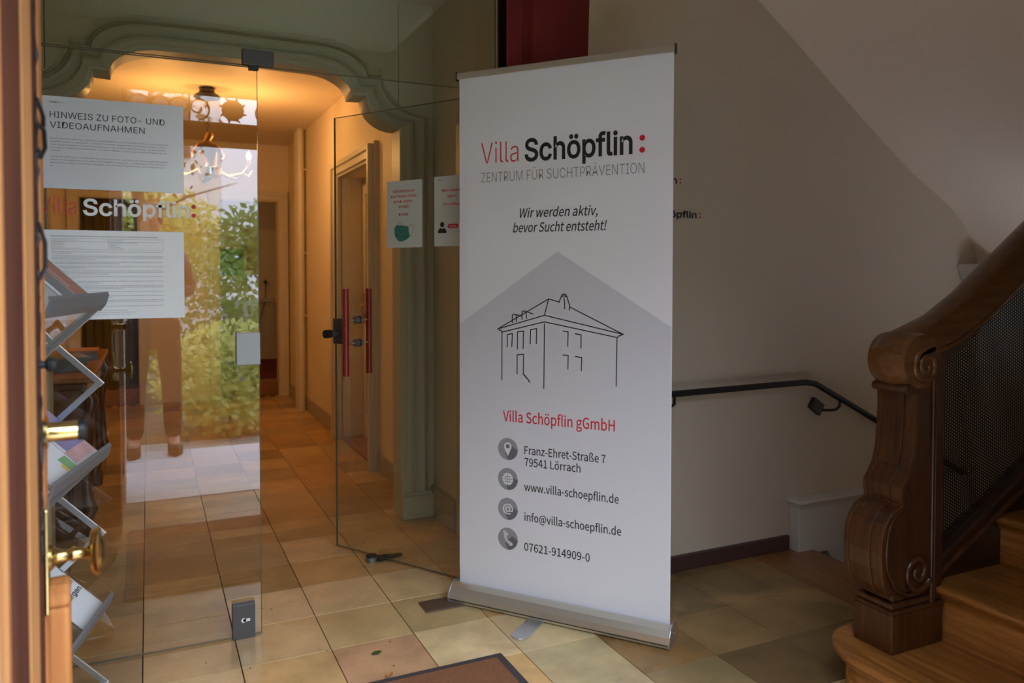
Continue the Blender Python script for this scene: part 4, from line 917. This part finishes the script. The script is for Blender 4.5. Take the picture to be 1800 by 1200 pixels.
# ------------------------------------------------------------------ zigzag brochure rack
uR = Vector((math.sin(rad(13)), math.cos(rad(13)), 0)); vR = Vector((math.cos(rad(13)), -math.sin(rad(13)), 0))
PR = Vector((-.1415, 2.737, 0)); ctr = PR - vR*.125 - uR*.24
rk = thing('brochure_rack', 'folding zigzag aluminium brochure rack with sloping trays', 'rack', tuple(ctr), rad(-13))
lev = [.034 + .236*k for k in range(7)]
for k in range(0, 6):
    for y in (-.245, .245):
        for d_ in ((1, -1) if k < 5 else (1,)):
            xa, xb = .125*d_, -.125*d_; za, zb_ = lev[k], lev[k+1]
            dv = Vector((xb-xa, zb_-za)).normalized(); nn = Vector((-dv.y, dv.x))*.009; yy = y + (.004 if d_ > 0 else -.004)
            e = dv*.010
            MB().prism([(xa-e.x+nn.x, za-e.y+nn.y), (xa-e.x-nn.x, za-e.y-nn.y), (xb+e.x-nn.x, zb_+e.y-nn.y), (xb+e.x+nn.x, zb_+e.y+nn.y)], 'xz', yy-.003, yy+.003).build('scissor_bar', 'silver_alu', rk, bevel=.001)
for y in (-.251, .251):
    for k in range(0, 7):
        for sx in ((1, -1) if k < 6 else (-1,)): MB().tube([(sx*.125, y-.003, lev[k]), (sx*.125, y+.003, lev[k])], .006, 10).build('rivet', 'chrome', rk)
MB().box(-.14, -.115, -.25, .25, 0.0, .034).box(.115, .14, -.25, .25, 0, .034).box(-.115, .115, -.25, -.235, 0, .012).box(-.115, .115, .235, .25, 0, .012).build('base_frame', 'silver_alu', rk, bevel=.002)
slope = Vector((-.25, 0, .236)).normalized(); outn = Vector((.236, 0, .25)).normalized()
def tray(level, side):
    r0 = Vector((.125, 0, lev[level])); s_ = slope.copy(); o_ = outn.copy()
    def P(al, y, out): v = r0 + s_*al + o_*out; return (v.x*side, y, v.z)
    def plate(al0, al1, y0, y1, o0_, o1_):
        vs = [P(al0,y0,o0_),P(al1,y0,o0_),P(al1,y1,o0_),P(al0,y1,o0_),P(al0,y0,o1_),P(al1,y0,o1_),P(al1,y1,o1_),P(al0,y1,o1_)]
        return MB().add(vs, [(0,3,2,1),(4,5,6,7),(0,1,5,4),(1,2,6,5),(2,3,7,6),(3,0,4,7)])
    plate(0, .33, -.238, .238, .004, .006).build('tray_back', 'acrylic', rk)
    lip = MB(); sec = [(-.012,-.002),(-.010,.022),(.004,.050),(.014,.054),(.014,.050),(.007,.046),(-.005,.020),(-.006,.002)]
    n = len(sec)
    for y in (-.242, .242): lip.v += [P(al, y, o_) for al, o_ in [(s2[0], s2[1]) for s2 in sec]] if False else [tuple((r0 + s_*p[0] + o_*p[1]).x*side if c_ == 0 else (y if c_ == 1 else (r0 + s_*p[0] + o_*p[1]).z) for c_ in range(3)) for p in sec]
    lip.f = [tuple(range(n)), tuple(range(n, 2*n))[::-1]] + [(i, (i+1) % n, n+(i+1) % n, n+i) for i in range(n)]
    lip.build('tray_lip', 'tray_grey', rk, bevel=.001)
for l_, s_ in ((5, 1), (3, 1), (1, 1), (4, -1), (2, -1), (0, -1)): tray(l_, s_)
RM = Matrix.Translation(ctr) @ Matrix.Rotation(rad(-13), 4, 'Z')
def brochure(level, y0, y1, al1, label, cover, blocks, stack=.006, texts=(), o_start=.008):
    r0 = Vector((.125, 0, lev[level]))
    org = RM @ (r0 + outn*o_start + Vector((0, y0, 0))); uu = RM.to_3x3() @ Vector((0,1,0)); ww = RM.to_3x3() @ slope
    s2 = Sheet(org, uu, ww); t = thing('brochure', label, 'brochure', tuple(org), 0, 'brochures in the zigzag rack')
    w = y1-y0; al0 = 0.0; mb = MB()
    for d in (0, stack): sn = d*1.0; s2.rect(mb, 0, w, al0, al1, sn)
    mb.f = [mb.f[0][::-1], mb.f[1], (0,1,5,4), (1,2,6,5), (2,3,7,6), (3,0,4,7)]
    mb.build('pages', 'paper', t, True)
    mb = MB(); s2.rect(mb, 0.0005, w-.0005, al0+.0005, al1-.0005, stack+.0006); mb.build('cover', cover, t, True)
    for (p, q_, r_, s_, mt) in blocks:
        mb = MB(); s2.rect(mb, p*w, q_*w, r_*al1, s_*al1, stack+.0012); mb.build('cover_picture', mt, t, True)
    for tx, p, q_, z_, cp, mt in texts:
        mb = MB(); s2.text(mb, tx, p*w, q_*w, z_*al1, cp, 'sans', .015, d=stack+.0016); mb.build('cover_text', mt, t, True)
    # normal must face outwards
    return t
# sheets: u x w = outward? flipped if needed by offset sign
brochure(5, .015, .235, .27, 'orange and grey brochure with white line drawing in the top tray', 'orange_print', [(0, .42, 0, 1, 'grey_print'), (.95, 1, 0, 1, 'paper'), (.55, .575, .3, .95, 'paper'), (.62, .9, .72, .735, 'paper'), (.42, .44, 0, 1, 'paper')])
brochure(3, .055, .235, .24, 'blue and pink magazine, far one of the middle tray', 'blue_print', [(0, 1, 0, .12, 'paper'), (.0, 1, .12, .30, 'pink_print'), (.0, .12, .3, 1, 'paper')])
brochure(3, -.15, .045, .19, 'white leaflet with green corner, near one of the middle tray', 'paper', [(.72, 1, 0, .35, 'green_print'), (.62, .72, 0, .25, 'yellow_print'), (.3, .9, .85, 1, 'cyan_print'), (0, .3, .8, 1, 'grey_print')], texts=[('Beratung und Hilfe', .08, .6, .55, .004, 'print_grey'), ('für Jugendliche', .08, .5, .48, .004, 'print_grey')])
brochure(1, .06, .235, .21, 'white booklet with dark serif-like title in the lowest tray', 'paper', [], texts=[('Sorgen', .25, .95, .42, .018, 'print_black'), ('von', .65, .95, .58, .018, 'print_black')])
# ------------------------------------------------------------------ desk in the corridor
dk = thing('writing_desk', 'dark carved wooden desk behind the glass at the left', 'desk', (-.6, 5.15, 0))
DX0, DX1, DY0, DY1 = -1.10, -.30, 4.42, 5.95
MB().box(DX0, DX1+.05, DY0-.04, DY1+.04, .775, .805).build('desk_top', 'wood_desktop', dk, True, bevel=.008)
MB().box(DX0, DX1+.02, DY0-.015, DY1+.015, .74, .775).build('top_moulding', 'wood_desk', dk, True, bevel=.008)
MB().box(DX0+.02, DX1, DY0, DY1, .10, .74).build('carcass', 'wood_desk', dk, True, bevel=.006)
MB().box(DX0, DX1+.03, DY0-.03, DY0+.5, .0, .10).box(DX0, DX1+.03, DY1-.5, DY1+.03, 0, .10).build('plinth', 'wood_desk', dk, True, bevel=.01)
for ya, yb in ((4.47, 4.90), (4.97, 5.40), (5.47, 5.90)):
    p = []
    for y_, z_ in ((ya, .16), (yb, .16), (yb, .60), (yb-.05, .66), (yb-.12, .63), ((ya+yb)/2, .69), (ya+.12, .63), (ya+.05, .66), (ya, .60), (ya, .16)): p.append((DX1+.004, y_, z_))
    MB().tube(p, .011, 8).build('panel_moulding', 'wood_dark', dk, True, smooth=True)
p = [(x_, DY0-.004, z_) for x_, z_ in ((-.36, .16), (-.36, .55), (-.42, .62), (-.5, .60), (-.7, .69), (-.9, .60), (-1.0, .62), (-1.05, .55), (-1.05, .16), (-.36, .16))]
MB().tube(p, .011, 8).build('panel_moulding', 'wood_dark', dk, True, smooth=True)
for (x_, y_) in ((DX1+.01, DY0-.01), (DX1+.01, DY1+.01)):
    MB().tube([(x_, y_, .10), (x_+.02, y_, .14), (x_+.005, y_, .2), (x_-.005, y_, .45), (x_+.01, y_, .6), (x_+.03, y_, .68), (x_+.01, y_, .74)], [.03,.035,.022,.018,.022,.032,.026], 12).build('corner_scroll', 'wood_desk', dk, True, smooth=True)
ORD = ['bottom', 'second from bottom', 'third from bottom', 'middle', 'third from top', 'second from top', 'topmost']
def stack(name, label, cat, x, y, z, n, w, l, th, mat, rz):
    q = random.Random(n); 
    for k in range(n):
        mb = MB().box(-w/2, w/2, -l/2, l/2, 0, th); o = mb.build(name, mat); o.location = (x+q.uniform(-.008,.008), y+q.uniform(-.008,.008), z+k*th); o.rotation_euler = (0,0,rz+q.uniform(-.08,.08)); tag(o, label % ORD[k], cat, 'flyers piled on the desk')
stack('flyer_pad', 'grey-blue flyer pad, %s in the pile on the dark desk', 'flyer', -.42, 4.80, .806, 7, .21, .30, .010, 'blue_brochure', .2)
t = thing('card_box', 'small orange-topped box beside the flyers on the desk', 'box', (-.36, 5.35, .806))
MB().box(-.44, -.28, 5.24, 5.46, .806, .850).build('box', 'blue_brochure', t, True, bevel=.002); MB().box(-.442, -.278, 5.238, 5.462, .850, .862).build('lid', 'orange_box', t, True, bevel=.002)
# ------------------------------------------------------------------ chandelier
CX, CY = .413, 6.225
ch = thing('chandelier', 'carved wooden figure chandelier with antler arms hanging on a chain', 'chandelier', (CX, CY, 2.69))
MB().lathe([(0, 2.689), (.05, 2.689), (.055, 2.66), (.085, 2.64), (.095, 2.625), (.09, 2.615), (.03, 2.605), (0, 2.60)], (CX, CY, 0), 'z', 28).build('canopy', 'dark_bronze', ch, True, smooth=True)
z = 2.60; k = 0
mb = MB()
while z > 2.37:
    pts = []
    for a_ in range(13):
        an = 2*math.pi*a_/12; d_ = .011*math.cos(an); pts.append((CX + (d_ if k % 2 else 0), CY + (0 if k % 2 else d_), z - .022 + .021*math.sin(an)))
    mb.tube(pts, .0028, 6, cap=False); z -= .033; k += 1
mb.build('chain', 'dark_bronze', ch, True, smooth=True)
def skin(name, verts, edges, radii, mat, parent, sub=2, root=0):
    me = bpy.data.meshes.new(name); off = Vector((0,0,0)); p = parent
    while p is not None: off += p.location; p = p.parent
    me.from_pydata([tuple(Vector(v)-off) for v in verts], edges, []); o = bpy.data.objects.new(name, me); COL.objects.link(o); me.materials.append(M[mat])
    o.parent = parent; o.modifiers.new('skin', 'SKIN')
    if not me.skin_vertices: me.attributes  # layer is created with the modifier
    sv = me.skin_vertices[0].data if me.skin_vertices else None
    if sv is None: return o
    for i, r in enumerate(radii): sv[i].radius = (r, r) if not isinstance(r, tuple) else r; sv[i].use_root = (i == root)
    sb = o.modifiers.new('sub', 'SUBSURF'); sb.levels = sub; sb.render_levels = sub
    o.modifiers['skin'].use_smooth_shade = True
    return o
def skin_safe(*a, **k):
    # bmesh route so that the skin layer always exists
    import bmesh
    name, verts, edges, radii, mat, parent = a[:6]; sub = k.get('sub', 2); root = k.get('root', 0)
    off = Vector((0,0,0)); p = parent
    while p is not None: off += p.location; p = p.parent
    bm = bmesh.new(); lay = bm.verts.layers.skin.verify(); bv = []
    for i, v in enumerate(verts):
        x = bm.verts.new(Vector(v)-off); r = radii[i]; x[lay].radius = (r, r) if not isinstance(r, tuple) else r; x[lay].use_root = (i == root); bv.append(x)
    for e in edges: bm.edges.new((bv[e[0]], bv[e[1]]))
    me = bpy.data.meshes.new(name); bm.to_mesh(me); bm.free()
    o = bpy.data.objects.new(name, me); COL.objects.link(o); me.materials.append(M[mat]); o.parent = parent
    s_ = o.modifiers.new('skin', 'SKIN'); s_.use_smooth_shade = True; sb = o.modifiers.new('sub', 'SUBSURF'); sb.levels = sub; sb.render_levels = sub
    return o
zc = 2.215
v = [(CX+.02,CY,zc-.12),(CX+.03,CY,zc-.04),(CX+.0,CY,zc+.04),(CX-.01,CY,zc+.085),(CX+.015,CY,zc+.12),(CX+.02,CY,zc+.155),(CX-.06,CY-.03,zc+.05),(CX-.10,CY-.05,zc-.02),(CX-.10,CY-.10,zc-.06),(CX+.06,CY-.03,zc+.04),(CX+.10,CY-.06,zc-.03),(CX+.08,CY-.1,zc-.07),(CX+.0,CY+.03,zc-.18),(CX-.04,CY+.06,zc-.22)]
skin_safe('figure', v, [(0,1),(1,2),(2,3),(3,4),(4,5),(2,6),(6,7),(7,8),(2,9),(9,10),(10,11),(0,12),(12,13)], [.055,.045,.055,.02,.035,.028,.022,.018,.014,.022,.018,.014,.035,.012], 'carved_wood', ch, root=1)
MB().lathe([(0,-.02),(.05,-.02),(.075,.0),(.085,.05),(.08,.055),(0,.05)], (CX+.01, CY-.05, zc-.17), 'z', 20).build('glass_bowl', 'chrome', ch, True, smooth=True)
for sx in (1, -1):
    an = MB().tube([(CX+.04*sx, CY, zc-.12), (CX+.14*sx, CY+.02, zc-.17), (CX+.25*sx, CY+.03, zc-.14), (CX+.31*sx, CY+.02, zc-.05)], [.016,.014,.011,.006], 10).tube([(CX+.14*sx, CY+.02, zc-.17), (CX+.2*sx, CY-.08, zc-.20), (CX+.24*sx, CY-.12, zc-.17)], [.011,.009,.004], 8).tube([(CX+.25*sx, CY+.03, zc-.14), (CX+.3*sx, CY+.12, zc-.15), (CX+.33*sx, CY+.15, zc-.1)], [.009,.007,.003], 8).build('antler', 'antler', ch, True, smooth=True)
BZ = 2.20
for sx, col in ((1, 1), (-1, 1)):
    bx, by = CX + .29*sx, CY + .0
    hd = MB().tube([(bx, by, BZ-.09), (bx, by, BZ-.02)], .011, 12).build('candle_holder', 'antler', ch, True, smooth=True)
    MB().lathe([(0,-.018),(.010,-.018),(.016,-.002),(.017,.008),(.012,.024),(.003,.038),(0,.040)], (bx, by, BZ), 'z', 14).build('bulb', 'bulb_glow', hd, True, smooth=True)
    lamp('chandelier_light', (bx, by, BZ+.06), 17.0, (1.0, .47, .14), .03)
lamp('far_room_light', (.3, 9.9, 2.3), 5, (1.0, .58, .25), .08)
# ------------------------------------------------------------------ entrance frame, fanlight and outdoors (seen mirrored in the glass, except the added hedge)
struct(MB().box(-.13, 1.45, .70, .80, 2.10, 2.24).box(-.13, -.10, .70, .80, 2.24, 2.43).box(1.42, 1.45, .70, .80, 2.24, 2.43).box(-.13, 1.45, .70, .80, 2.415, 2.43).build('trim_13', 'door_panel_wood', bevel=.005))
g = thing('fanlight_grille', 'scrolled black iron grille in the fanlight above the entrance', 'grille', (.66, .74, 2.24))
def scroll(cx_, cz_, r, a0, turns, d=1):
    pts = []; n = 26
    for k in range(n): t_ = k/(n-1); a_ = a0 + d*t_*turns*2*math.pi; rr = r*(1-.8*t_); pts.append((cx_ + rr*math.cos(a_), .74, cz_ + rr*math.sin(a_)))
    return pts
for x in (.02, .24, .74, .97, 1.22):
    for d in (1, -1): MB().tube(scroll(x+.05*d, 2.33, .075, rad(-90), 1.3, d), .006, 6).build('scroll', 'black_iron', g, True, smooth=True)
    MB().tube([(x, .74, 2.24), (x, .74, 2.42)], .006, 6).build('bar', 'black_iron', g, True)
MB().lathe([(0,-.01),(.060,-.008),(.068,0),(.060,.008),(0,.01)], (.49, .74, 2.33), 'y', 10).build('centre_rosette', 'black_iron', g, True)
for a_ in range(8): an = rad(a_*45+22); MB().tube([(.49+.06*math.cos(an), .74, 2.33+.06*math.sin(an)), (.49+.085*math.cos(an+.15), .74, 2.33+.085*math.sin(an+.15))], [.010,.003], 6).build('ray', 'black_iron', g, True)
struct(MB().box(-.9, 2.3, -.42, .62, -.30, 0).build('floor_landing', 'granite_step', bevel=.01))
struct(MB().box(-40, 40, -45, .62, -.40, -.32).build('ground', 'garden_ground'))
struct(MB().box(-.5, 1.7, -2.2, -.42, -.32, -.30).build('floor_path', 'gravel_path'))
def foliage(mb, cx_, cy_, cz_, rx, ry, rz, n, size, q, shell=.55):
    for k in range(n):
        a_, b_ = q.uniform(0, 2*math.pi), q.uniform(-1, 1); rr = shell + (1-shell)*q.random(); s_ = math.sqrt(1-b_*b_)
        c = Vector((cx_ + rx*rr*s_*math.cos(a_), cy_ + ry*rr*s_*math.sin(a_), cz_ + rz*rr*b_))
        d = Vector((q.uniform(-1,1), q.uniform(-1,1), q.uniform(-.4,.9))).normalized(); e = d.cross(Vector((q.uniform(-1,1), q.uniform(-1,1), q.uniform(-1,1)))).normalized()
        L = size*q.uniform(.7, 1.3); w = L*.28
        mb.add([c, c+d*L*.5+e*w, c+d*L, c+d*L*.5-e*w], [(0,1,2,3)])
q = random.Random(21)
def bush(label, x, y, r, h, mat, n=1500, size=.085):
    t = thing('bush', label, 'bush', (x, y, -.32)); mb = MB(); foliage(mb, x, y, -.32+h*.5, r, r, h*.55, n, size, q, .5)
    mb.build('foliage', mat, t, True, kind='stuff'); MB().tube([(x, y, -.32), (x+.05, y, h*.3)], [.03, .015], 8).build('stem', 'bark', t, True)
bush('light green bush right of the garden path, mirrored in the glass', .75, -2.55, .75, 1.1, 'leaf_light', 2600, .095)
bush('low yellow-green bush left of the path, mirrored behind the photographer', -.75, -2.8, .55, .85, 'leaf_light', 900, .12)
bush('darker green bush behind the light one, mirrored in the glass', 2.3, -4.6, .9, 1.6, 'leaf_green', 2400)
bush('tall olive green bush further down the garden, mirrored in the glass', .5, -5.3, 1.0, 2.0, 'leaf_green', 2600, .11)
def tree(label, x, y, h, r, mat, n, size, bare=False):
    t = thing('tree', label, 'tree', (x, y, -.32))
    tk = MB().tube([(x, y, -.32), (x+.1, y, h*.35), (x-.1, y+.1, h*.7), (x, y, h)], [.14, .11, .07, .02], 8)
    for k in range(14):
        a_ = k*2.4; z0 = h*(.35+.04*k); l = r*(1-.03*k); tk.tube([(x, y, z0), (x+l*.5*math.cos(a_), y+l*.5*math.sin(a_), z0+l*.3), (x+l*math.cos(a_+.2), y+l*math.sin(a_+.2), z0+l*.45)], [.04, .022, .006], 6)
    tk.build('trunk', 'bark', t, True, smooth=True)
    mb = MB(); foliage(mb, x, y, h*.72, r, r, h*.38, n, size, q, .35); mb.build('foliage', mat, t, True, kind='stuff')
tree('green garden tree with dense crown, mirrored in the glass', 2.2, -8.6, 2.4, 1.5, 'leaf_green', 2600, .16)
tree('thin autumn-brown tree, mirrored in the glass', -.2, -9.2, 6.2, 1.7, 'leaf_autumn', 1300, .13)
tree('yellow-green tree at the garden fence, mirrored in the glass', .0, -12.8, 3.0, 1.6, 'leaf_light', 2400, .2)
t = thing('sky_blocker_hedge', 'added unseen dark hedge left of the entrance, blocking sky light', 'hedge', (-2.6, -5, -.32))  # added out of view to cut the sky light on banner and stairs
MB().box(-2.9, -2.3, -7, .4, -.32, 4.2).build('sky_blocker_core', 'sky_blocker_dark', t, True); mb = MB()
for k in range(6000):
    c_ = Vector((-2.3 + q.uniform(-.05,.12), q.uniform(-7,.4), q.uniform(-.3,4.25))); d_ = Vector((q.uniform(.1,1), q.uniform(-1,1), q.uniform(-.6,.8))).normalized(); e_ = d_.cross(Vector((0,.3,1))).normalized(); l_ = q.uniform(.06,.12)
    mb.add([c_, c_+d_*l_*.5+e_*l_*.3, c_+d_*l_, c_+d_*l_*.5-e_*l_*.3], [(0,1,2,3)])
mb.build('foliage', 'sky_blocker_dark', t, True, kind='stuff')
# neighbouring house
nb = thing('neighbour_house', 'pale neighbouring house with brown shutters, mirrored in the glass', 'house', (0, -16, -.32))
MB().box(-6, 1.7, -20, -15, -.32, 7.0).build('walls', 'facade', nb, True); MB().prism([(-6.4, 7.0), (2.1, 7.0), (-2.2, 9.4)], 'xz', -20.4, -14.6).build('roof', 'roof_tile_red', nb, True)
for x in (-4.6, -2.9, -1.2, .2):
    for z in (1.2, 4.2):
        w_ = MB().box(x-.4, x+.4, -15.0, -14.96, z, z+1.4).build('window', 'window_dark', nb, True)
        MB().box(x-.78, x-.42, -15.0, -14.93, z-.03, z+1.43).box(x+.42, x+.78, -15.0, -14.93, z-.03, z+1.43).build('shutter', 'shutter_brown', w_, True)
# ------------------------------------------------------------------ the photographer (only seen mirrored in the glass)
ps = thing('person', 'person in dark grey jacket and dark trousers standing at the entrance, mirrored in the glass', 'person', (.08, -.34, 0))
px_, py_ = .03, -.36
bodyv = [(px_,py_,.98),(px_,py_,1.15),(px_,py_+.01,1.36),(px_,py_+.01,1.50),(px_,py_+.02,1.60),
  (px_-.10,py_,.92),(px_-.12,py_+.02,.50),(px_-.13,py_-.02,.10),(px_-.14,py_+.10,.05),
  (px_+.10,py_,.92),(px_+.12,py_+.02,.50),(px_+.13,py_-.02,.10),(px_+.14,py_+.10,.05),
  (px_-.18,py_,1.43),(px_-.25,py_+.03,1.18),(px_-.13,py_+.19,1.27),(px_+.18,py_,1.43),(px_+.24,py_+.03,1.18),(px_+.04,py_+.19,1.27)]
be = [(0,1),(1,2),(2,3),(3,4),(0,5),(5,6),(6,7),(7,8),(0,9),(9,10),(10,11),(11,12),(2,13),(13,14),(14,15),(2,16),(16,17),(17,18)]
br = [(.15,.11),(.14,.10),(.16,.11),.06,.05,.085,.055,.042,.035,.085,.055,.042,.035,.055,.045,.032,.055,.045,.032]
bd = skin_safe('body', bodyv, be, br, 'skin', ps)
jk = skin_safe('jacket', [(px_,py_,.90),(px_,py_,1.0),(px_,py_,1.15),(px_,py_+.01,1.38),(px_-.19,py_,1.43),(px_-.26,py_+.03,1.17),(px_-.15,py_+.17,1.26),(px_+.19,py_,1.43),(px_+.25,py_+.03,1.17),(px_+.06,py_+.17,1.26)], [(0,1),(1,2),(2,3),(3,4),(4,5),(5,6),(3,7),(7,8),(8,9)], [(.19,.13),(.185,.13),(.175,.125),(.18,.12),.075,.065,.045,.075,.065,.045], 'jacket_cloth', ps, root=2)
skin_safe('trousers', [(px_,py_,.93),(px_-.10,py_,.88),(px_-.12,py_+.02,.50),(px_-.13,py_-.02,.09),(px_+.10,py_,.88),(px_+.12,py_+.02,.50),(px_+.13,py_-.02,.09)], [(0,1),(1,2),(2,3),(0,4),(4,5),(5,6)], [(.16,.12),.10,.075,.065,.10,.075,.065], 'trouser_cloth', ps)
hdm = MB().lathe([(0,-.125),(.03,-.12),(.055,-.09),(.070,-.04),(.076,.01),(.078,.05),(.066,.09),(.04,.112),(0,.118)], (px_-.01, py_+.05, 1.70), 'z', 20, (1, 1.2)).build('head', 'skin', ps, True, smooth=True)
fy = py_+.05+.088
MB().prism([(px_-.02,1.69),(px_,1.695),(px_,1.735)], 'xz', fy, fy+.012).tube([(px_-.01, fy, 1.735), (px_-.01, fy+.022, 1.695)], [.006,.012], 8).build('nose', 'skin', hdm, True, smooth=True)
for sx in (-1, 1):
    MB().lathe([(0,-.009),(.008,-.005),(.010,0),(.008,.005),(0,.009)], (px_-.01+.030*sx, fy-.012, 1.722), 'y', 10).build('eye', 'paper', hdm, True, smooth=True)
    MB().lathe([(0,-.008),(.012,-.006),(.014,0),(.012,.006),(0,.008)], (px_-.01+.078*sx, py_+.045, 1.70), 'x', 10, (1,1.9)).build('ear', 'skin', hdm, True, smooth=True)
MB().box(px_-.033, px_+.013, fy-.012, fy-.004, 1.655, 1.663).build('mouth', 'print_red', hdm, True, bevel=.003)
MB().lathe([(0,.132),(.05,.122),(.078,.095),(.088,.05),(.086,.0),(.078,-.03),(.06,-.03),(.05,.03),(0,.06)], (px_-.01, py_+.035, 1.70), 'z', 20, (1, 1.18)).build('hair', 'hair', hdm, True, smooth=True)
for sx, (hx_, hy_) in ((-1, (px_-.13, py_+.19)), (1, (px_+.04, py_+.19))):
    vs = [(hx_, hy_, 1.27), (hx_-sx*.01, hy_+.045, 1.275)]; es = [(0, 1)]; rr = [.026, (.036, .018)]
    for f in range(4):
        o_ = len(vs); l = (.030, .034, .032, .026)[f]; zz = 1.295 - f*.018
        vs += [(hx_-sx*.012, hy_+.075, zz), (hx_-sx*.02, hy_+.075+l*.7, zz+.004), (hx_-sx*.042, hy_+.078+l*.8, zz+.004)]; es += [(1, o_), (o_, o_+1), (o_+1, o_+2)]; rr += [.009, .0085, .007]
    o_ = len(vs); vs += [(hx_-sx*.03, hy_+.05, 1.305), (hx_-sx*.045, hy_+.07, 1.315)]; es += [(1, o_), (o_, o_+1)]; rr += [.010, .008]
    skin_safe('hand', vs, es, rr, 'skin', ps, root=1)
for sx in (-1, 1): MB().prism([(px_+sx*.135-.045, py_-.09), (px_+sx*.135+.045, py_-.09), (px_+sx*.14+.05, py_+.10), (px_+sx*.14+.02, py_+.18), (px_+sx*.14-.02, py_+.18), (px_+sx*.14-.05, py_+.10)], 'xy', 0, .07).build('shoe', 'black_rubber', ps, True, bevel=.012)
t = thing('photo_camera', 'black camera held by the person at the entrance, mirrored in the glass', 'camera', (px_-.06, py_+.27, 1.30))
MB().box(px_-.12, px_+.0, py_+.235, py_+.285, 1.26, 1.34).box(px_-.08, px_-.03, py_+.24, py_+.28, 1.34, 1.365).build('camera_body', 'black_rubber', t, True, bevel=.008)
MB().lathe([(0,0),(.032,0),(.034,.03),(.033,.04),(0,.04)], (px_-.055, py_+.285, 1.295), 'y', 20).build('lens', 'black_iron', t, True, smooth=True)
